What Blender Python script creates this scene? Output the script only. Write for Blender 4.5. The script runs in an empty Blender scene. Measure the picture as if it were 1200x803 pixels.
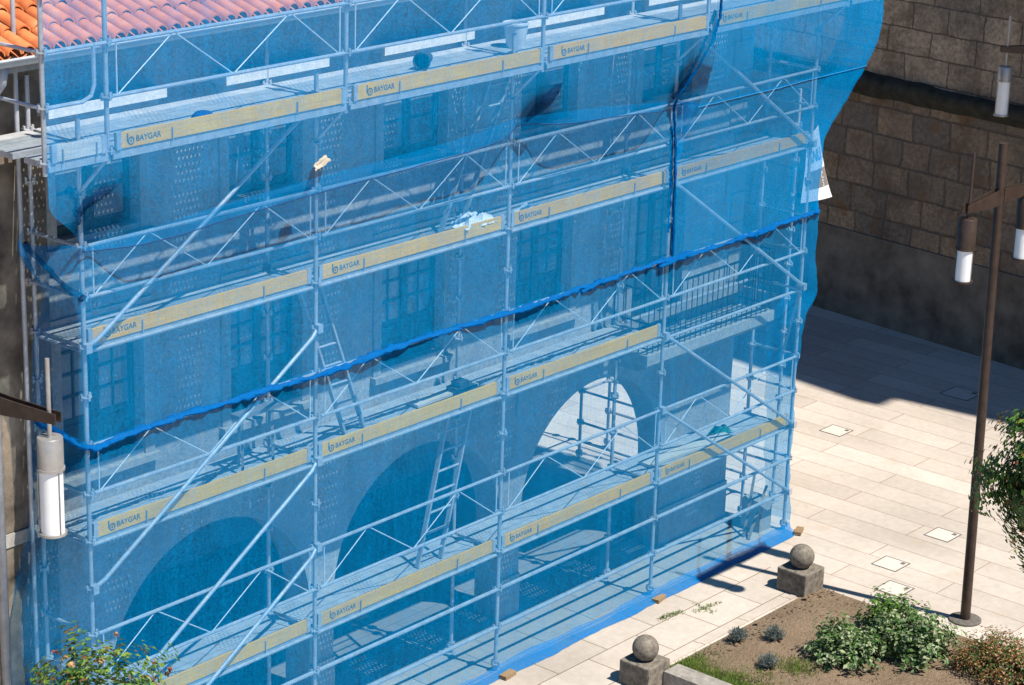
import bpy, bmesh, math, random
from mathutils import Vector, Matrix, noise
random.seed(7)
R = math.radians
sc = bpy.context.scene
col = sc.collection

# ------------------------------------------------------------------ camera
CAM_LOC = (-13.469, -16.704, 12.743)
YAW, PITCH, ROLL = R(40.187), R(18.287), R(1.760)
d = Vector((math.cos(PITCH)*math.cos(YAW), math.cos(PITCH)*math.sin(YAW), -math.sin(PITCH)))
r0 = Vector((math.sin(YAW), -math.cos(YAW), 0)); u0 = r0.cross(d)
rr = math.cos(ROLL)*r0 + math.sin(ROLL)*u0
uu = -math.sin(ROLL)*r0 + math.cos(ROLL)*u0
cam = bpy.data.cameras.new('camera')
cam.sensor_width = 36; cam.lens = 2738.6*36/1200; cam.clip_start = .1; cam.clip_end = 800
co = bpy.data.objects.new('camera', cam); col.objects.link(co)
co.matrix_world = Matrix(((rr.x, uu.x, -d.x, CAM_LOC[0]), (rr.y, uu.y, -d.y, CAM_LOC[1]), (rr.z, uu.z, -d.z, CAM_LOC[2]), (0, 0, 0, 1)))
sc.camera = co

# ------------------------------------------------------------------ light
SUN_DIR = Vector((-.39, 2.70, -4.75)).normalized()          # the way the light travels
w = bpy.data.worlds.new('World'); sc.world = w; w.use_nodes = True
nt = w.node_tree; nt.nodes.clear()
sky = nt.nodes.new('ShaderNodeTexSky'); sky.sky_type = 'NISHITA'; sky.sun_disc = False
sky.ozone_density = 10; sky.dust_density = 0; sky.air_density = 1.0
sky.sun_elevation = math.asin(-SUN_DIR.z); sky.sun_rotation = math.atan2(-SUN_DIR.x, -SUN_DIR.y)
bg = nt.nodes.new('ShaderNodeBackground'); bg.inputs[1].default_value = .085
wo = nt.nodes.new('ShaderNodeOutputWorld')
nt.links.new(sky.outputs[0], bg.inputs[0]); nt.links.new(bg.outputs[0], wo.inputs[0])
sl = bpy.data.lights.new('sun', 'SUN'); sl.energy = 5.0; sl.angle = R(.53); sl.color = (1, .95, .87)
so = bpy.data.objects.new('sun', sl); col.objects.link(so)
so.rotation_euler = SUN_DIR.to_track_quat('-Z', 'Y').to_euler()
sc.view_settings.view_transform = 'Standard'; sc.view_settings.look = 'None'
sc.view_settings.exposure = .70; sc.view_settings.gamma = 1
sc.cycles.transparent_max_bounces = 48
sc.cycles.max_bounces = 8; sc.cycles.diffuse_bounces = 1

# ------------------------------------------------------------------ helpers
def srgb(r, g, b):
    f = lambda c: (c/255/12.92) if c/255 <= .04045 else ((c/255+.055)/1.055)**2.4
    return (f(r), f(g), f(b), 1)

class MB:
    """collects vertices and faces; build() links them as ONE mesh object"""
    def __init__(s): s.v = []; s.f = []; s.m = []
    def add(s, vs, fs, mi=0):
        o = len(s.v); s.v += [tuple(p) for p in vs]
        s.f += [tuple(i+o for i in f) for f in fs]; s.m += [mi]*len(fs)
    def box(s, a, b, mi=0):
        x0, y0, z0 = a; x1, y1, z1 = b
        s.add([(x0,y0,z0),(x1,y0,z0),(x1,y1,z0),(x0,y1,z0),(x0,y0,z1),(x1,y0,z1),(x1,y1,z1),(x0,y1,z1)],
              [(0,3,2,1),(4,5,6,7),(0,1,5,4),(1,2,6,5),(2,3,7,6),(3,0,4,7)], mi)
    def bar(s, p, q, wd, h, up=(0, 0, 1), mi=0):
        p = Vector(p); q = Vector(q); t = (q-p).normalized(); a = t.cross(Vector(up)).normalized(); b = a.cross(t)
        vs = [c + a*wd/2*i + b*h/2*j for c in (p, q) for i, j in ((-1,-1),(1,-1),(1,1),(-1,1))]
        s.add(vs, [(0,1,2,3),(7,6,5,4),(0,4,5,1),(1,5,6,2),(2,6,7,3),(3,7,4,0)], mi)
    def tube(s, pts, rad, n=8, mi=0, cap=True):
        pts = [Vector(p) for p in pts]; rads = rad if isinstance(rad, (list, tuple)) else [rad]*len(pts)
        vs = []; ref = None
        for i, p in enumerate(pts):
            t = (pts[min(i+1, len(pts)-1)] - pts[max(i-1, 0)]).normalized()
            if ref is None:
                ref = t.cross(Vector((0, 0, 1)))
                if ref.length < .05: ref = t.cross(Vector((1, 0, 0)))
                ref.normalize()
            ref = (ref - t*ref.dot(t)).normalized(); b = t.cross(ref)
            for k in range(n):
                a = 2*math.pi*k/n; vs.append(p + (ref*math.cos(a)+b*math.sin(a))*rads[i])
        fs = [(i*n+k, i*n+(k+1) % n, (i+1)*n+(k+1) % n, (i+1)*n+k) for i in range(len(pts)-1) for k in range(n)]
        if cap: fs += [tuple(range(n-1, -1, -1)), tuple(range((len(pts)-1)*n, len(pts)*n))]
        s.add(vs, fs, mi)
    def lathe(s, c, prof, n=24, mi=0):
        c = Vector(c); vs = []
        for rad, z in prof:
            for k in range(n):
                a = 2*math.pi*k/n; vs.append(c + Vector((rad*math.cos(a), rad*math.sin(a), z)))
        fs = [(i*n+k, i*n+(k+1) % n, (i+1)*n+(k+1) % n, (i+1)*n+k) for i in range(len(prof)-1) for k in range(n)]
        fs += [tuple(range(n-1, -1, -1)), tuple(range((len(prof)-1)*n, len(prof)*n))]
        s.add(vs, fs, mi)
    def grid(s, P, mi=0):
        nu, nv = len(P), len(P[0])
        s.add([p for rw in P for p in rw],
              [(i*nv+j, (i+1)*nv+j, (i+1)*nv+j+1, i*nv+j+1) for i in range(nu-1) for j in range(nv-1)], mi)
    def quad(s, a, b, c, e, mi=0): s.add([a, b, c, e], [(0, 1, 2, 3)], mi)
    def mesh(s, name, mats, smooth=False):
        me = bpy.data.meshes.new(name); me.from_pydata(s.v, [], s.f); me.update()
        for m in (mats if isinstance(mats, (list, tuple)) else [mats]): me.materials.append(m)
        me.polygons.foreach_set('material_index', s.m)
        me.polygons.foreach_set('use_smooth', [bool(smooth)]*len(s.f))
        me.update(); return me
    def build(s, name, mats, parent=None, smooth=False, auto=False):
        me = s.mesh(name, mats, smooth or auto)
        if auto: me.set_sharp_from_angle(angle=R(40))
        o = bpy.data.objects.new(name, me); col.objects.link(o)
        if parent: o.parent = parent
        return o

def tag(o, label=None, cat=None, group=None, kind=None):
    if label: o['label'] = label
    if cat: o['category'] = cat
    if group: o['group'] = group
    if kind: o['kind'] = kind
    return o
def empty(name, label, cat, group=None, loc=(0, 0, 0)):
    o = bpy.data.objects.new(name, None); col.objects.link(o); o.location = loc
    return tag(o, label, cat, group)
def copy_tree(o, parent=None):
    c = o.copy(); col.objects.link(c); c.parent = parent
    for ch in list(o.children): copy_tree(ch, c)
    return c
def child(mb, name, mats, parent, **k):
    """mesh given in world coordinates, parented to a thing that stands at its own location"""
    o = mb.build(name, mats, parent, **k)
    p = parent; off = Vector((0, 0, 0))
    while p: off += p.location; p = p.parent
    o.location = -off
    return o

# ------------------------------------------------------------------ materials
class NT:
    def __init__(s, name):
        s.mat = bpy.data.materials.new(name); s.mat.use_nodes = True
        s.t = s.mat.node_tree; s.t.nodes.clear()
        s.out = s.n('ShaderNodeOutputMaterial')
        s.co = s.n('ShaderNodeTexCoord')
    def n(s, ty, **k):
        x = s.t.nodes.new(ty)
        for a, b in k.items(): setattr(x, a, b)
        return x
    def l(s, a, b): s.t.links.new(a, b)
    def val(s, sock, v):
        if hasattr(v, 'node'): s.l(v, sock)
        else: sock.default_value = v
    def math(s, op, a, b=0., c=0.):
        x = s.n('ShaderNodeMath', operation=op)
        for i, v in enumerate((a, b, c)): s.val(x.inputs[i], v)
        return x.outputs[0]
    def map(s, scale=(1, 1, 1), rot=(0, 0, 0), loc=(0, 0, 0), src='Object'):
        m = s.n('ShaderNodeMapping'); s.l(s.co.outputs[src], m.inputs[0])
        m.inputs['Scale'].default_value = scale; m.inputs['Rotation'].default_value = rot; m.inputs['Location'].default_value = loc
        return m.outputs[0]
    def noise(s, scale, detail=4, rough=.6, vec=None, dist=0):
        x = s.n('ShaderNodeTexNoise'); x.inputs['Scale'].default_value = scale; x.inputs['Detail'].default_value = detail
        x.inputs['Roughness'].default_value = rough; x.inputs['Distortion'].default_value = dist
        s.l(vec if vec else s.co.outputs['Object'], x.inputs['Vector']); return x.outputs['Fac']
    def ramp(s, fac, stops):
        x = s.n('ShaderNodeValToRGB'); e = x.color_ramp.elements
        while len(e) < len(stops): e.new(.5)
        for i, (p, c) in enumerate(stops):
            e[i].position = p; e[i].color = c if len(c) == 4 else (*c, 1)
        s.l(fac, x.inputs[0]); return x.outputs[0]
    def mix(s, fac, a, b, mode='MIX'):
        x = s.n('ShaderNodeMix', data_type='RGBA', blend_type=mode)
        s.val(x.inputs[0], fac); s.val(x.inputs[6], a); s.val(x.inputs[7], b); return x.outputs[2]
    def bump(s, h, strength=.3, dist=.02):
        x = s.n('ShaderNodeBump'); x.inputs['Strength'].default_value = strength; x.inputs['Distance'].default_value = dist
        s.l(h, x.inputs['Height']); return x.outputs[0]
    def bsdf(s, color, rough=.7, metal=0., normal=None, spec=.3):
        b = s.n('ShaderNodeBsdfPrincipled'); s.val(b.inputs['Base Color'], color); s.val(b.inputs['Roughness'], rough)
        b.inputs['Metallic'].default_value = metal; b.inputs['Specular IOR Level'].default_value = spec
        if normal: s.l(normal, b.inputs['Normal'])
        return b.outputs[0]
    def done(s, sh): s.l(sh, s.out.inputs[0]); return s.mat

def simple(name, c1, c2, scale=6, rough=.7, metal=0, bump=.15, bscale=40, spec=.3, detail=5):
    t = NT(name); n1 = t.noise(scale, detail)
    colr = t.ramp(n1, [(.3, c1), (.7, c2)])
    return t.done(t.bsdf(colr, rough, metal, t.bump(t.noise(bscale, 4), bump, .01), spec))

M = {}
M['steel'] = simple('galvanised_steel', (.34, .35, .37), (.50, .51, .53), 9, .5, .25, .08, 60)
M['steel_dark'] = simple('old_steel', (.16, .15, .145), (.27, .26, .25), 8, .6, .2, .1, 60)
M['wire'] = simple('bright_wire', (.6, .62, .64), (.72, .73, .74), 9, .5, .1)
def perforated(name, c1, c2, metal, rough):
    t = NT(name)
    sx = t.n('ShaderNodeSeparateXYZ'); t.l(t.co.outputs['Object'], sx.inputs[0])
    px, py = .056, .044
    iy = t.math('FLOOR', t.math('DIVIDE', sx.outputs[1], py))
    sh = t.math('MULTIPLY', t.math('MODULO', iy, 2.), px/2)
    fx = t.math('SUBTRACT', t.math('FRACT', t.math('DIVIDE', t.math('ADD', sx.outputs[0], sh), px)), .5)
    fy = t.math('SUBTRACT', t.math('FRACT', t.math('DIVIDE', sx.outputs[1], py)), .5)
    dd = t.math('ADD', t.math('POWER', t.math('MULTIPLY', fx, px), 2.), t.math('POWER', t.math('MULTIPLY', fy, py), 2.))
    hole = t.math('LESS_THAN', dd, .008**2)
    # blind zones between the punched fields
    grp = t.math('LESS_THAN', t.math('FRACT', t.math('DIVIDE', sx.outputs[0], 1.03)), .34)
    hole = t.math('MULTIPLY', hole, grp)
    colr = t.ramp(t.noise(7, 5), [(.3, c1), (.7, c2)])
    b = t.bsdf(colr, rough, metal, t.bump(t.noise(50, 3), .1, .005))
    tr = t.n('ShaderNodeBsdfTransparent'); mx = t.n('ShaderNodeMixShader')
    t.l(hole, mx.inputs[0]); t.l(b, mx.inputs[1]); t.l(tr.outputs[0], mx.inputs[2])
    return t.done(mx.outputs[0])
M['deck'] = perforated('perforated_steel_deck', (.34, .34, .34), (.48, .48, .48), .15, .6)
def wood(name, c1, c2, c3, axis=(1, 14, 14), stain=(.36, .29, .19, 1)):
    t = NT(name); v = t.map(axis)
    g = t.noise(2.2, 8, .65, v, .4); s = t.noise(1.1, 3)
    c = t.ramp(g, [(.28, c1), (.5, c2), (.75, c3)])
    c = t.mix(t.ramp(s, [(.35, (0, 0, 0)), (.7, (.5, .5, .5))]), c, stain)
    oi = t.n('ShaderNodeObjectInfo'); c = t.mix(.5, c, t.ramp(oi.outputs['Random'], [(0, (.78, .74, .68)), (.5, (1, 1, 1)), (1, (1.05, .93, .86))]), 'MULTIPLY')
    c = t.mix(t.ramp(t.noise(6, 6, .75), [(.58, (0, 0, 0)), (.78, (.4, .4, .4))]), c, (.36, .27, .15, 1))
    return t.done(t.bsdf(c, .75, 0, t.bump(g, .2, .004)))
M['toe'] = wood('ochre_toeboard_wood', (.66, .33, .01), (.82, .42, .012), (.84, .50, .04), (1, 14, 14), (.50, .30, .09, 1))
M['pale_wood'] = wood('weathered_pale_wood', (.45, .40, .34), (.60, .55, .48), (.68, .64, .58))
M['raw_wood'] = wood('raw_block_wood', (.16, .095, .045), (.24, .15, .075), (.30, .20, .11), (3, 6, 6))
M['print'] = simple('dark_blue_print', (.05, .08, .11), (.13, .16, .18), 20, .7)

def net_mat(name, cover, cdif, ctrs, var=.10, streak=.10, mixt=.5, tint=(.85, .95, 1, 1)):
    t = NT(name)
    big = t.noise(1.3, 4, .6)
    st = t.noise(1., 6, .7, t.map((46, 46, 2.0)))
    wv = t.noise(1., 1.5, .6, t.map((40, 40, 52)))
    f = t.math('MULTIPLY_ADD', t.math('SUBTRACT', big, .5), var*2, cover)
    f = t.math('MULTIPLY_ADD', t.math('SUBTRACT', st, .5), streak*2, f)
    f = t.math('MULTIPLY_ADD', t.math('SUBTRACT', wv, .5), streak*3.6, f)
    fo_ = t.noise(1., 4, .6, t.map((7, 7, 1.1)), .6)
    f = t.math('MULTIPLY_ADD', t.math('SUBTRACT', fo_, .5), streak*1.3, f)
    f = t.math('MINIMUM', t.math('MAXIMUM', f, .08), .985)
    # the threads are round, so they catch the high sun however the sheet hangs
    ge = t.n('ShaderNodeNewGeometry'); va = t.n('ShaderNodeVectorMath', operation='ADD'); t.l(ge.outputs['Normal'], va.inputs[0]); va.inputs[1].default_value = (0, 0, .55)
    vn = t.n('ShaderNodeVectorMath', operation='NORMALIZE'); t.l(va.outputs[0], vn.inputs[0])
    df = t.n('ShaderNodeBsdfDiffuse'); df.inputs[0].default_value = cdif; t.l(vn.outputs[0], df.inputs['Normal'])
    tl = t.n('ShaderNodeBsdfTranslucent'); tl.inputs[0].default_value = ctrs
    m1 = t.n('ShaderNodeMixShader'); m1.inputs[0].default_value = mixt
    t.l(df.outputs[0], m1.inputs[1]); t.l(tl.outputs[0], m1.inputs[2])
    tr = t.n('ShaderNodeBsdfTransparent'); tr.inputs[0].default_value = tint; m2 = t.n('ShaderNodeMixShader')
    t.l(f, m2.inputs[0]); t.l(tr.outputs[0], m2.inputs[1]); t.l(m1.outputs[0], m2.inputs[2])
    return t.done(m2.outputs[0])
M['net'] = net_mat('blue_mesh_net', .32, (.0, .27, .62, 1), (.0, .36, .85, 1), .07, .16, .28)
M['net_low'] = net_mat('blue_mesh_net_lower', .31, (.0, .245, .57, 1), (.0, .34, .80, 1), .06, .15, .28, (.80, .94, 1, 1))
M['net_close'] = net_mat('blue_mesh_net_close_weave', .47, (.0, .245, .56, 1), (.0, .34, .82, 1), .08, .16, .28)
M['net_gather'] = net_mat('blue_mesh_net_twisted', .90, (.0, .075, .25, 1), (.0, .10, .34, 1), .12, .25, .3)
M['net_thick'] = net_mat('blue_mesh_net_gathered', .82, (.004, .135, .40, 1), (.0, .20, .60, 1), .25, .22, .3)
M['net_double'] = net_mat('blue_mesh_net_doubled', .68, (.004, .19, .50, 1), (.004, .25, .75, 1), .28, .16, .3)
M['net_shaded'] = net_mat('mesh_net_bunched_shaded', .56, (.004, .025, .085, 1), (.003, .03, .10, 1), .30, .16, .3)  # navy stands for doubled net lying in shadow
M['hem'] = simple('dark_blue_hem_cord', (.004, .03, .10), (.008, .06, .18), 10, .8)
M['cord'] = simple('light_blue_cord', (.03, .24, .55), (.06, .32, .62), 10, .8)

def plaster():
    t = NT('stained_plaster'); n1 = t.noise(.8, 6, .65); n2 = t.noise(5, 6, .7); st = t.noise(1.2, 5, .6, t.map((3.5, 3.5, .35)))
    c = t.ramp(n1, [(.3, (.26, .25, .235)), (.7, (.47, .45, .42))])
    c = t.mix(t.ramp(n2, [(.45, (0, 0, 0)), (.75, (.55, .55, .55))]), c, (.23, .19, .16, 1))
    c = t.mix(t.ramp(st, [(.5, (0, 0, 0)), (.8, (.45, .45, .45))]), c, (.17, .155, .135, 1))
    n3 = t.noise(24, 3, .7)
    c = t.mix(.85, c, t.ramp(n3, [(.30, (.74, .74, .74)), (.5, (1, 1, 1)), (.72, (1.28, 1.28, 1.28))]), 'MULTIPLY')
    return t.done(t.bsdf(c, .9, 0, t.bump(n3, .5, .02)))
M['plaster'] = plaster()
M['granite'] = simple('pale_granite', (.27, .25, .22), (.42, .39, .345), 14, .85, 0, .4, 60)
M['granite_dark'] = simple('mossy_granite', (.085, .072, .055), (.25, .215, .17), 16, .92, 0, 1.0, 45)
M['shade_stone'] = simple('brown_painted_shade', (.035, .028, .022), (.30, .24, .18), 2.6, .95, 0, .6, 18, .2, 8)  # dark brown painted in for the shade on the left wall
M['edging'] = simple('weathered_edging_stone', (.17, .155, .13), (.34, .31, .265), 11, .9, 0, .8, 55)
M['hood'] = simple('pale_limestone', (.52, .49, .44), (.68, .64, .58), 10, .85, 0, .4, 50)
M['gutter'] = simple('zinc_gutter', (.40, .42, .43), (.55, .56, .57), 5, .5, .3)
M['green_wood'] = simple('dark_green_paint', (.02, .06, .062), (.04, .095, .095), 8, .5, 0, .1)
M['pane'] = simple('window_glass_with_curtain', (.06, .075, .085), (.30, .31, .31), 1.6, .12, 0, .02, 4, .6)
M['iron'] = simple('black_iron', (.012, .012, .014), (.03, .03, .032), 20, .5, .3)
def tiles():
    t = NT('terracotta_tiles'); oi = t.noise(3.1, 3); n2 = t.noise(18, 5, .7)
    c = t.ramp(oi, [(.3, (.42, .105, .030)), (.5, (.58, .165, .050)), (.72, (.66, .25, .10))])
    c = t.mix(t.ramp(n2, [(.5, (0, 0, 0)), (.8, (.6, .6, .6))]), c, (.30, .13, .07, 1))
    return t.done(t.bsdf(c, .85, 0, t.bump(n2, .3, .01)))
M['tile'] = tiles()

def paving(name, bw, rh, rot, c1, c2, mort, offs=.5, msize=.006):
    t = NT(name); v = t.map((1, 1, 1), (0, 0, rot))
    b = t.n('ShaderNodeTexBrick'); t.l(v, b.inputs['Vector'])
    b.inputs['Scale'].default_value = 1; b.inputs['Brick Width'].default_value = bw; b.inputs['Row Height'].default_value = rh
    b.inputs['Mortar Size'].default_value = msize; b.inputs['Mortar Smooth'].default_value = .3; b.inputs['Bias'].default_value = 0
    b.offset = offs; b.offset_frequency = 2; b.squash = 1
    b.inputs['Color1'].default_value = c1; b.inputs['Color2'].default_value = c2; b.inputs['Mortar'].default_value = mort
    n1 = t.noise(.35, 5, .6); n2 = t.noise(9, 6, .7); n3 = t.noise(1.7, 5, .7)
    c = t.mix(.75, b.outputs[0], t.ramp(n1, [(.3, (.62, .60, .58)), (.7, (1.02, 1, .98))]), 'MULTIPLY')
    c = t.mix(.6, c, t.ramp(n2, [(.3, (.78, .76, .74)), (.7, (1.05, 1.05, 1.05))]), 'MULTIPLY')
    c = t.mix(t.ramp(n3, [(.55, (0, 0, 0)), (.8, (.5, .5, .5))]), c, (.36, .28, .19, 1))
    n4 = t.noise(2.4, 6, .8, None, .8); c = t.mix(t.ramp(n4, [(.60, (0, 0, 0)), (.72, (.55, .55, .55))]), c, (.30, .25, .20, 1))
    n5 = t.noise(38, 2, .5); c = t.mix(t.ramp(n5, [(.68, (0, 0, 0)), (.74, (.5, .5, .5))]), c, (.20, .16, .13, 1))
    return t.done(t.bsdf(c, .82, 0, t.bump(t.math('MULTIPLY_ADD', b.outputs['Fac'], -1.0, t.math('MULTIPLY', n2, .4)), .25, .01)))
M['paving'] = paving('granite_slab_paving', 2.7, .48, R(90), (.575, .515, .45, 1), (.475, .42, .36, 1), (.23, .14, .09, 1), .5, .006)
M['apron'] = paving('worn_slab_paving', .95, .62, 0, (.53, .47, .405, 1), (.45, .395, .335, 1), (.17, .13, .08, 1), .4, .008)
M['portico'] = paving('portico_floor', .9, .9, 0, (.33, .30, .27, 1), (.29, .265, .235, 1), (.16, .14, .12, 1))

def ashlar(name, bw, rh, c1, c2, mort, lichen, msize=.014):
    t = NT(name)
    # wall runs along Y: brick x = Y, brick y = Z
    sx = t.n('ShaderNodeSeparateXYZ'); t.l(t.co.outputs['Object'], sx.inputs[0])
    cx = t.n('ShaderNodeCombineXYZ')
    wob = t.noise(1.9, 4, .6)
    t.l(t.math('MULTIPLY_ADD', wob, .16, sx.outputs[1]), cx.inputs[0]); t.l(t.math('MULTIPLY_ADD', wob, .08, sx.outputs[2]), cx.inputs[1])
    b = t.n('ShaderNodeTexBrick'); t.l(cx.outputs[0], b.inputs['Vector'])
    b.inputs['Scale'].default_value = 1; b.inputs['Brick Width'].default_value = bw; b.inputs['Row Height'].default_value = rh
    b.inputs['Mortar Size'].default_value = msize; b.inputs['Mortar Smooth'].default_value = .4; b.inputs['Bias'].default_value = 0
    b.offset = .43; b.squash = .8; b.squash_frequency = 3
    b.inputs['Color1'].default_value = c1; b.inputs['Color2'].default_value = c2; b.inputs['Mortar'].default_value = mort
    n2 = t.noise(14, 6, .75); n3 = t.noise(1.3, 6, .7); n4 = t.noise(2.6, 5, .7); n5 = t.noise(.45, 5, .65); n6 = t.noise(4.5, 6, .75)
    c = t.mix(t.math('MULTIPLY', n6, .55), b.outputs[0], tuple((x+y)/2 for x, y in zip(c1, c2)))
    c = t.mix(.9, c, t.ramp(n2, [(.28, (.30, .30, .30)), (.72, (1.45, 1.45, 1.45))]), 'MULTIPLY')
    c = t.mix(t.ramp(n3, [(.46, (0, 0, 0)), (.70, (.8, .8, .8))]), c, (.05, .046, .04, 1))
    c = t.mix(t.ramp(n4, [(.52, (0, 0, 0)), (.72, (lichen, lichen, lichen))]), c, (.24, .11, .03, 1))
    c = t.mix(t.ramp(n5, [(.35, (.55, .55, .55)), (.6, (0, 0, 0))]), c, (.10, .09, .08, 1))
    h = t.math('MULTIPLY_ADD', b.outputs['Fac'], -1.4, t.math('MULTIPLY', n2, 1.2))
    return t.done(t.bsdf(c, .92, 0, t.bump(h, .9, .04)))
M['ashlar'] = ashlar('brown_ashlar', .92, .455, (.36, .27, .18, 1), (.64, .49, .33, 1), (.07, .05, .035, 1), .35, .014)
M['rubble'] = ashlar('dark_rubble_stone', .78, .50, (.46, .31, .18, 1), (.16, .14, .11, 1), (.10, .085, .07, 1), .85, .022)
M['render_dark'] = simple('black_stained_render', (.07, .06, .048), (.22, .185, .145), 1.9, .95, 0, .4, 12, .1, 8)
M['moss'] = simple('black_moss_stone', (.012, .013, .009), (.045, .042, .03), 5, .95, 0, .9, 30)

def soil():
    t = NT('dry_soil'); n1 = t.noise(1.1, 6, .7); n2 = t.noise(22, 6, .75); n3 = t.noise(60, 3, .6)
    c = t.ramp(n1, [(.3, (.17, .115, .07)), (.7, (.29, .20, .125))])
    c = t.mix(t.ramp(n2, [(.42, (0, 0, 0)), (.7, (.7, .7, .7))]), c, (.36, .27, .18, 1))
    c = t.mix(t.ramp(n3, [(.58, (0, 0, 0)), (.70, (.85, .85, .85))]), c, (.10, .065, .04, 1))
    return t.done(t.bsdf(c, .95, 0, t.bump(n2, 1, .06)))
M['soil'] = soil()
def leafm(name, c, var=.3, tr=.35):
    t = NT(name); n1 = t.noise(9, 3)
    c1 = tuple(x*(1-var) for x in c); c2 = tuple(min(1, x*(1+var)) for x in c)
    cc = t.ramp(n1, [(.3, c1), (.7, c2)])
    b = t.bsdf(cc, .42, 0, None, .45); tl = t.n('ShaderNodeBsdfTranslucent'); t.l(cc, tl.inputs[0])
    mx = t.n('ShaderNodeMixShader'); mx.inputs[0].default_value = tr
    t.l(b, mx.inputs[1]); t.l(tl.outputs[0], mx.inputs[2]); return t.done(mx.outputs[0])
M['leaf_dark'] = leafm('dark_glossy_leaf', (.030, .075, .018))
M['leaf_mid'] = leafm('green_leaf', (.075, .16, .03))
M['leaf_lime'] = leafm('fresh_leaf', (.16, .27, .035))
M['leaf_sage'] = leafm('sage_leaf', (.20, .26, .12))
M['leaf_cream'] = leafm('cream_edged_leaf', (.42, .46, .25))
M['leaf_grey'] = leafm('grey_blue_leaf', (.16, .19, .17))
M['leaf_rust'] = leafm('rusty_leaf', (.20, .095, .03))
M['petal'] = leafm('orange_red_petal', (.42, .12, .05))
M['petal_pale'] = leafm('pale_orange_petal', (.50, .30, .13))
M['bark'] = simple('grey_brown_bark', (.07, .05, .035), (.15, .115, .085), 12, .9, 0, .6, 40)
M['lamp_metal'] = simple('brown_lamp_metal', (.045, .030, .023), (.075, .05, .038), 10, .45, .3, .05)
M['lamp_alu'] = simple('brushed_lamp_metal', (.32, .30, .28), (.42, .40, .37), 10, .4, .5, .05)
M['opal'] = simple('opal_lamp_glass', (.72, .72, .70), (.80, .80, .78), 5, .25, 0, 0, 10, .5)
M['white_plastic'] = simple('white_plastic', (.62, .62, .60), (.76, .76, .74), 5, .45, 0, .1)
M['film'] = simple('crumpled_white_film', (.62, .62, .63), (.80, .80, .80), 12, .3, 0, .3)
M['rag'] = simple('beige_scrap', (.30, .26, .20), (.44, .38, .30), 14, .8)
M['tub'] = simple('dark_rubber', (.035, .04, .045), (.07, .075, .08), 10, .6)
M['helmet'] = simple('blue_helmet_plastic', (.01, .03, .18), (.015, .05, .25), 6, .3)
M['green_tarp'] = simple('green_plastic', (.01, .12, .06), (.02, .18, .09), 10, .5)
M['banner'] = simple('white_banner_vinyl', (.70, .70, .70), (.80, .80, .80), 4, .5, 0, .05)
M['banner_grey'] = simple('grey_banner_print', (.16, .14, .13), (.24, .21, .19), 8, .6)
M['mano'] = simple('dark_iron_frame', (.09, .08, .07), (.17, .15, .13), 20, .7, .2)
M['lid'] = simple('slab_lid', (.46, .41, .355), (.53, .48, .42), 8, .85, 0, .3, 50)
def grassm():
    return leafm('grass_blade', (.13, .19, .03), .4, .4)
M['grass'] = grassm()

# ------------------------------------------------------------------ ground
def sheet(name, pts, z, mat, kind='structure'):
    mb = MB(); mb.add([(x, y, z) for x, y in pts], [tuple(range(len(pts)))])
    o = mb.build(name, mat); o['kind'] = kind; return o
sheet('plaza_paving', [(-250, -250), (250, -250), (250, 250), (-250, 250)], 0, M['paving'])
sheet('pavement_apron', [(-9, -1.34), (11.15, -1.34), (11.15, .925), (-9, .925)], .004, M['apron'])
sheet('portico_floor', [(-9, 1.34), (11.79, 1.34), (11.79, 5.1), (-9, 5.1)], .008, M['portico'])

# flower bed soil: a gently heaped sheet
mb = MB(); P = []
NX, NY = 44, 60
for i in range(NX+1):
    x = 7.60+(11.06-7.60)*i/NX; rw = []
    for j in range(NY+1):
        y = -1.47-(6.6-1.47)*j/NY
        e = min(i, NX-i, j, NY-j)/6.0
        rw.append((x, y, .012+min(1, e)*(.05+.035*noise.noise(Vector((x*2.2, y*2.2, 0)))+.02*noise.noise(Vector((x*9, y*9, 3))))))
    P.append(rw)
P = [rw[::-1] for rw in P]
mb.grid(P); tag(mb.build('soil', M['soil'], smooth=True), kind='structure')

# low stone edging between the finials
mb = MB()
mb.box((7.28, -7, 0), (7.57, -1.73, .20))
tag(mb.build('bed_edging', M['edging']), 'low grey granite edging wall running away from the nearer ball finial', 'edging')
mb = MB()
mb.box((7.60, -1.42, 0), (10.60, -1.342, .014))
tag(mb.build('kerb_strip', M['apron']), 'thin flush stone strip between the paving and the soil bed', 'kerb')

# ------------------------------------------------------------------ arcaded building
W = .93
bld = empty('arcaded_building', 'plastered arcaded house with orange tiled roof behind the blue scaffold nets', 'building', None, (5, 3, 0))
ARCH = [2.45, 5.80, 9.15]; AR = 1.48; SPR = 1.32; TH = .40
wx = [.97, 3.25, 5.585, 7.95, 10.32]                # window centres
WB = .53
win = []                                            # x0, x1, z0, z1
for i, cx in enumerate(wx):
    win.append((cx-WB, cx+WB, 3.92 if i < 4 else 3.22, 5.45))
for cx in wx: win.append((cx-WB, cx+WB, 6.36, 7.50))
wall = MB()
X0, X1, ZT = -9.0, 12.2, 8.35
ZM = 3.1
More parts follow.
